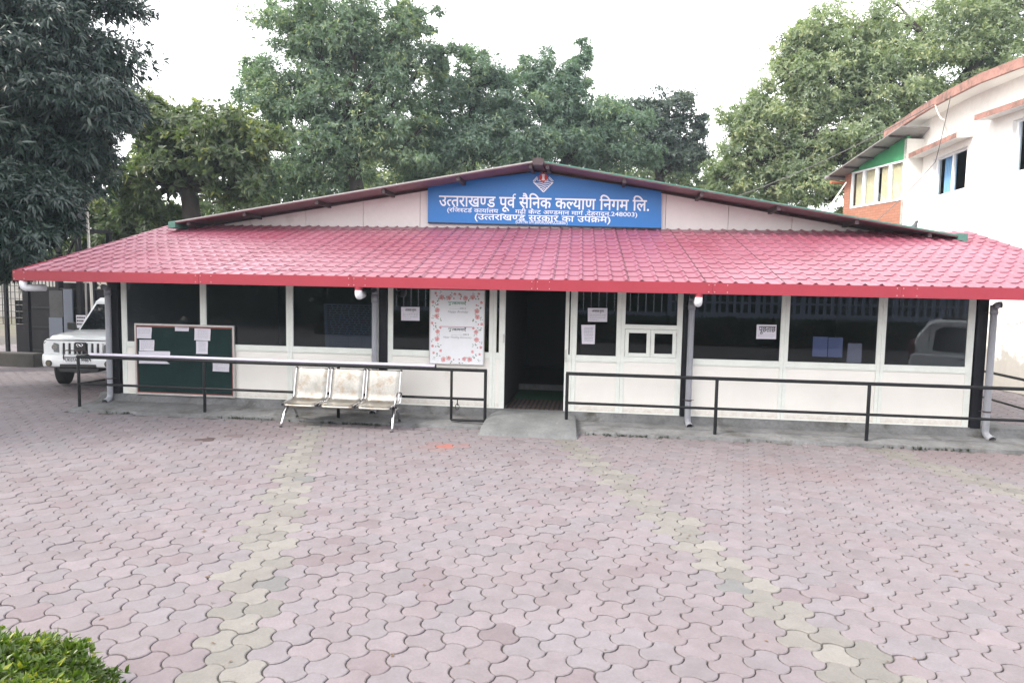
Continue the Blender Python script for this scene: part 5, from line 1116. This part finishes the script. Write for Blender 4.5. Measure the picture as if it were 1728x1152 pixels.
tree('huge spreading tree behind the white building at the right', gp(1590,29), atd(1560,260,29), [(1560,60,120,85),(1430,62,95,66),(1400,150,115,78),(1510,150,120,70),(1310,215,95,72),(1420,235,120,65),(1255,262,60,55),(1680,40,90,75),(1640,130,100,70),(1330,130,55,50),(1480,290,110,60),(1360,300,100,45),(1720,-20,120,70),(1600,220,90,60),(1390,50,45,40),(1220,300,50,35),(1290,320,80,30),(1350,90,60,50),(1270,200,60,55),(1300,270,70,50),(1400,340,70,25)], 29, 'lf_warm', 28, nsub=760, per=40, nleaf=6, L=.18, Wd=.066, droop=.2, r0=.48, lump=(.16,.28), inner=.35, twigs=110)
tree('sunlit yellow green tree low behind the left end of the roof', gp(470,33), atd(465,330,33), [(465,310,70,45),(400,335,70,35),(300,365,70,25,-3)], 33, 'lf_jack', 29, nsub=60, per=40, nleaf=6, L=.24, Wd=.10, droop=.2, r0=.2, ybias=.6, lump=(.24,.36), inner=.3)
tree('low backlit yellow green tree behind the water tank and pole', gp(215,25), atd(210,400,25), [(200,375,85,45),(150,430,90,40),(255,395,60,35),(120,350,60,50)], 25, 'lf_jack', 33, nsub=90, per=36, nleaf=6, L=.24, Wd=.11, droop=.2, r0=.22, ybias=.5, lump=(.22,.34), inner=.3)
tree('pale hazy tree in the distance seen through gaps left of the sign', gp(690,46), atd(690,330,46), [(690,255,90,60),(600,300,90,40),(780,300,80,40)], 46, 'lf_warm', 31, nsub=90, per=36, nleaf=6, L=.32, Wd=.12, droop=.2, r0=.25, lump=(.22,.34), inner=.3)
tree('pale hazy tree in the distance below the small dark tree', gp(1190,46), atd(1190,330,46), [(1170,290,70,40),(1090,290,70,35),(1230,310,60,35)], 46, 'lf_warm', 32, nsub=70, per=36, nleaf=6, L=.32, Wd=.12, droop=.2, r0=.25, lump=(.22,.34), inner=.3)

# clipped shrub in the near left corner
sh = thing('clipped_shrub', (-2.85, -8.78, 0), 'clipped yellow green shrub in the bottom left corner', 'shrub')
g = np.random.default_rng(5); n = 5200; d = g.normal(size=(n,3)); d[:,2] = np.abs(d[:,2])*.9; d /= np.linalg.norm(d,axis=1)[:,None]
lum = 1 + .07*np.sin(d[:,0]*9+1)*np.sin(d[:,1]*8) + g.normal(0,.035,n); Pn = np.array([-2.86,-8.80,.05]) + d*np.array([.90,.82,.52])*(lum*np.where(g.random(n) < .25, g.uniform(.78,.95,n), 1.))[:,None]
V, F, C_ = leaf_cloud(Pn, d+np.array([0,0,.6]), 7, .042, .021, .05, (15,80), 6, bias=np.clip(.5+.5*np.sin(d[:,0]*13+d[:,2]*5)*np.sin(d[:,1]*11+2), 0, 1)*.55 + (g.random(n) < .22)*.35)
raw_mesh('foliage', V, F, M['lf_shrub'], sh, C_)
mb = MB()
for k in range(26): e = d[k*7]; mb.tube([(-2.86,-8.80,0), (-2.86+e[0]*.4,-8.8+e[1]*.4,.2+e[2]*.1), (-2.86+e[0]*.8,-8.8+e[1]*.72,.05+e[2]*.42)], [.014,.009,.004], 5)
part(mb, 'stems', M['twig'], sh, fix=False)
# tufts of weed along the foot of the apron
g = np.random.default_rng(8); n = 700; xx = g.uniform(-8.5, 6.5, n); keep = (np.sin(xx*3.1)+np.sin(xx*1.3+1)+g.normal(0,.5,n)) > .5; xx = xx[keep]
xx = xx[(xx < -1.95) | (xx > -.2)]
P = np.column_stack([xx, -.80 + g.normal(0,.02,len(xx)), np.full(len(xx), -.005)]); V, F, C_ = leaf_cloud(P, np.tile([0,-.3,1.], (len(P),1)), 7, .045, .009, .05, (10,60), 9)
tag(raw_mesh('weeds', V, F, M['lf_hedge'], None, C_), 'thin tufts of weed along the foot of the concrete apron', 'weeds', kind='stuff')

# dry leaves and grit lying on the paving
g = np.random.default_rng(17); n = 420; P = np.column_stack([g.uniform(-8.5, 8, n), -.85 - 8.2*g.random(n)**1.6, np.full(n, .004)])
V, F, C_ = leaf_cloud(P, np.column_stack([g.normal(size=(n,2))*.15, np.ones(n)]), 1, .034, .017, .0, (84,90), 18)
M['litter'] = mat('dry_leaf', (.13,.085,.05), .9, .4, 30)
tag(raw_mesh('leaf_litter', V, F, M['litter'], None, C_), 'scattered small dry leaves on the paving', 'litter', kind='stuff')

# ================================================================== ACROSS THE YARD (behind the camera, mirrored in the panes)
hd = thing('hedge', (7, -17.6, 0), 'clipped dark hedge across the yard, mirrored in the right hand windows', 'hedge')
g = np.random.default_rng(3); n = 7500; P = np.column_stack([g.uniform(-12,17,n), -17.6+g.choice([-.45,.45],n)*g.uniform(.7,1.05,n), g.uniform(.05,.95,n)]); tp_ = g.random(n) < .4; P[tp_,2] = .95 + g.normal(0,.03,tp_.sum()); P[tp_,1] = -17.6 + g.uniform(-.45,.45,tp_.sum())
V, F, C_ = leaf_cloud(P, np.column_stack([np.zeros(n), np.sign(P[:,1]+17.6), np.ones(n)*.5]), 5, .14, .07, .1, (20,80), 4); raw_mesh('foliage', V, F, M['lf_hedge'], hd, C_)
part(MB().box(-12, 17, -17.9, -17.3, 0, .86), 'inner_mass', M['twig'], hd)
lw = thing('lattice_wall', (10, -19, 0), 'pale blue lattice block wall across the yard, mirrored in the right hand windows', 'wall')
part(MB().box(2.9, 17, -19.1, -18.9, 0, 1.25), 'base_wall', M['lattice'], lw)
mb = MB()
for k in range(48): x = 2.9 + k*.30; mb.box(x, x+(.16 if k % 6 == 0 else .085), -19.08, -18.92, 1.25, 3.0)
for z in (1.62, 2.02, 2.42, 2.82): mb.box(2.9, 17, -19.085, -18.915, z, z+.09)
part(mb, 'lattice', M['lattice'], lw)
bf = thing('bar_fence', (-2, -19, 0), 'pale bar railing on a low blue wall across the yard, mirrored beside the doorway', 'fence')
part(MB().box(-9, 2.85, -19.1, -18.9, 0, 1.2), 'base_wall', M['lattice'], bf)
for k in range(36): x = -8.9 + k*.33; part(MB().tube([(x,-19,1.2),(x,-19,2.9)], .022, 6), 'bar', M['pvcw'], bf)
g = np.random.default_rng(14); n = 9000; P = np.column_stack([g.uniform(-26,24,n), g.uniform(-25,-21.5,n), g.uniform(.2,3.8,n)]); V, F, C_ = leaf_cloud(P, np.tile([0,1,.4], (n,1)), 6, .42, .20, .3, (20,85), 15)
tag(raw_mesh('shrubbery', V, F, M['lf_hedge'], None, C_), 'tall dark shrubbery beyond the fence across the yard', 'shrubbery', kind='stuff')

# ================================================================== SMALL THINGS: pigeon, cables
pg = thing('pigeon', tuple(map(float, onY(1540, 372, 1.9))), 'dark pigeon perched on the right slope of the main roof', 'bird')
pxp, _, _ = onY(1540, 374, 2.2); pz = rz(float(pxp)) + .003; pyp = 2.2; pg.location = (float(pxp), pyp, pz)
c0 = np.array([float(pxp), pyp, pz])
mb = MB().tube([c0+np.array(p) for p in ((-.13,.02,.05),(-.08,.01,.075),(-.03,0,.10),(.02,0,.125),(.045,0,.165),(.055,0,.20),(.06,-.005,.225),(.075,-.01,.235),(.095,-.012,.228))], [.012,.03,.05,.052,.040,.026,.026,.024,.006], 10)
part(mb, 'body', M['pigeon'], pg, smooth=True, fix=False); part(MB().tube([c0+np.array((.0,.012,.06)), c0+np.array((.0,.012,.0))], .006, 5).tube([c0+np.array((.0,-.012,.06)), c0+np.array((.0,-.012,.0))], .006, 5), 'legs', M['brick'], pg)
def cable(pts, r_, label, m='wire', sag=.15):
    pts = [np.array(p, float) for p in pts]; res = []
    for a_, b_ in zip(pts[:-1], pts[1:]):
        for t_ in np.linspace(0, 1, 12): res.append(a_*(1-t_)+b_*t_ - np.array([0,0,sag])*4*t_*(1-t_))
    tag(MB().tube(res, r_, 5, cap=False).build('cable', M[m], fix=False), label, 'cable')
wtop, _ = on_wall(1600, 240)
cable([atd(1090, 360, 22), atd(1270, 322, 20), np.array([8.66, 9.0, 7.2])], .012, 'thin dark overhead cable running to the roof edge of the white building', sag=.12)
cable([onY(1398, 352, 2.6), atd(1428, 308, 20.5)], .018, 'pale stay wire rising from the office roof to the brick wing', 'wirepale', 0)
cable([np.array([8.62,8.0,7.15]), np.array([8.80,9.0,5.7]), atd(1480, 372, 15.5)], .009, 'thin cable hanging down the front of the white building to the office roof', 'wire', .06)
cable([np.array([8.66,8.9,7.15]), np.array([8.78,8.6,6.7]), np.array([9.12,8.9,6.25])], .022, 'short thick pale hose hanging under the roof slab of the white building', 'wirepale', .1)
cable([on_wall(1700,545)[0]+np.array([-.05,0,0]), on_wall(1760,520)[0]+np.array([-.05,0,0])], .008, 'loose cable sagging across the white wall below the canopy, right edge', 'wire', .15)

# ================================================================== THIN HAZE IN THE AIR
hz = MB().box(-34, 34, -26.5, 62, -1.2, 21.5).build('haze', None); hz.data.materials.clear()
m = bpy.data.materials.new('haze_air'); m.use_nodes = True; nn = m.node_tree.nodes; nn.clear(); oo = nn.new('ShaderNodeOutputMaterial'); vv = nn.new('ShaderNodeVolumePrincipled')
vv.inputs['Color'].default_value = (.74,.88,1.,1); vv.inputs['Density'].default_value = .0009; vv.inputs['Anisotropy'].default_value = .25; m.node_tree.links.new(vv.outputs[0], oo.inputs['Volume'])
hz.data.materials.append(m); tag(hz, 'thin pale haze filling the air of the yard', 'haze', kind='stuff')
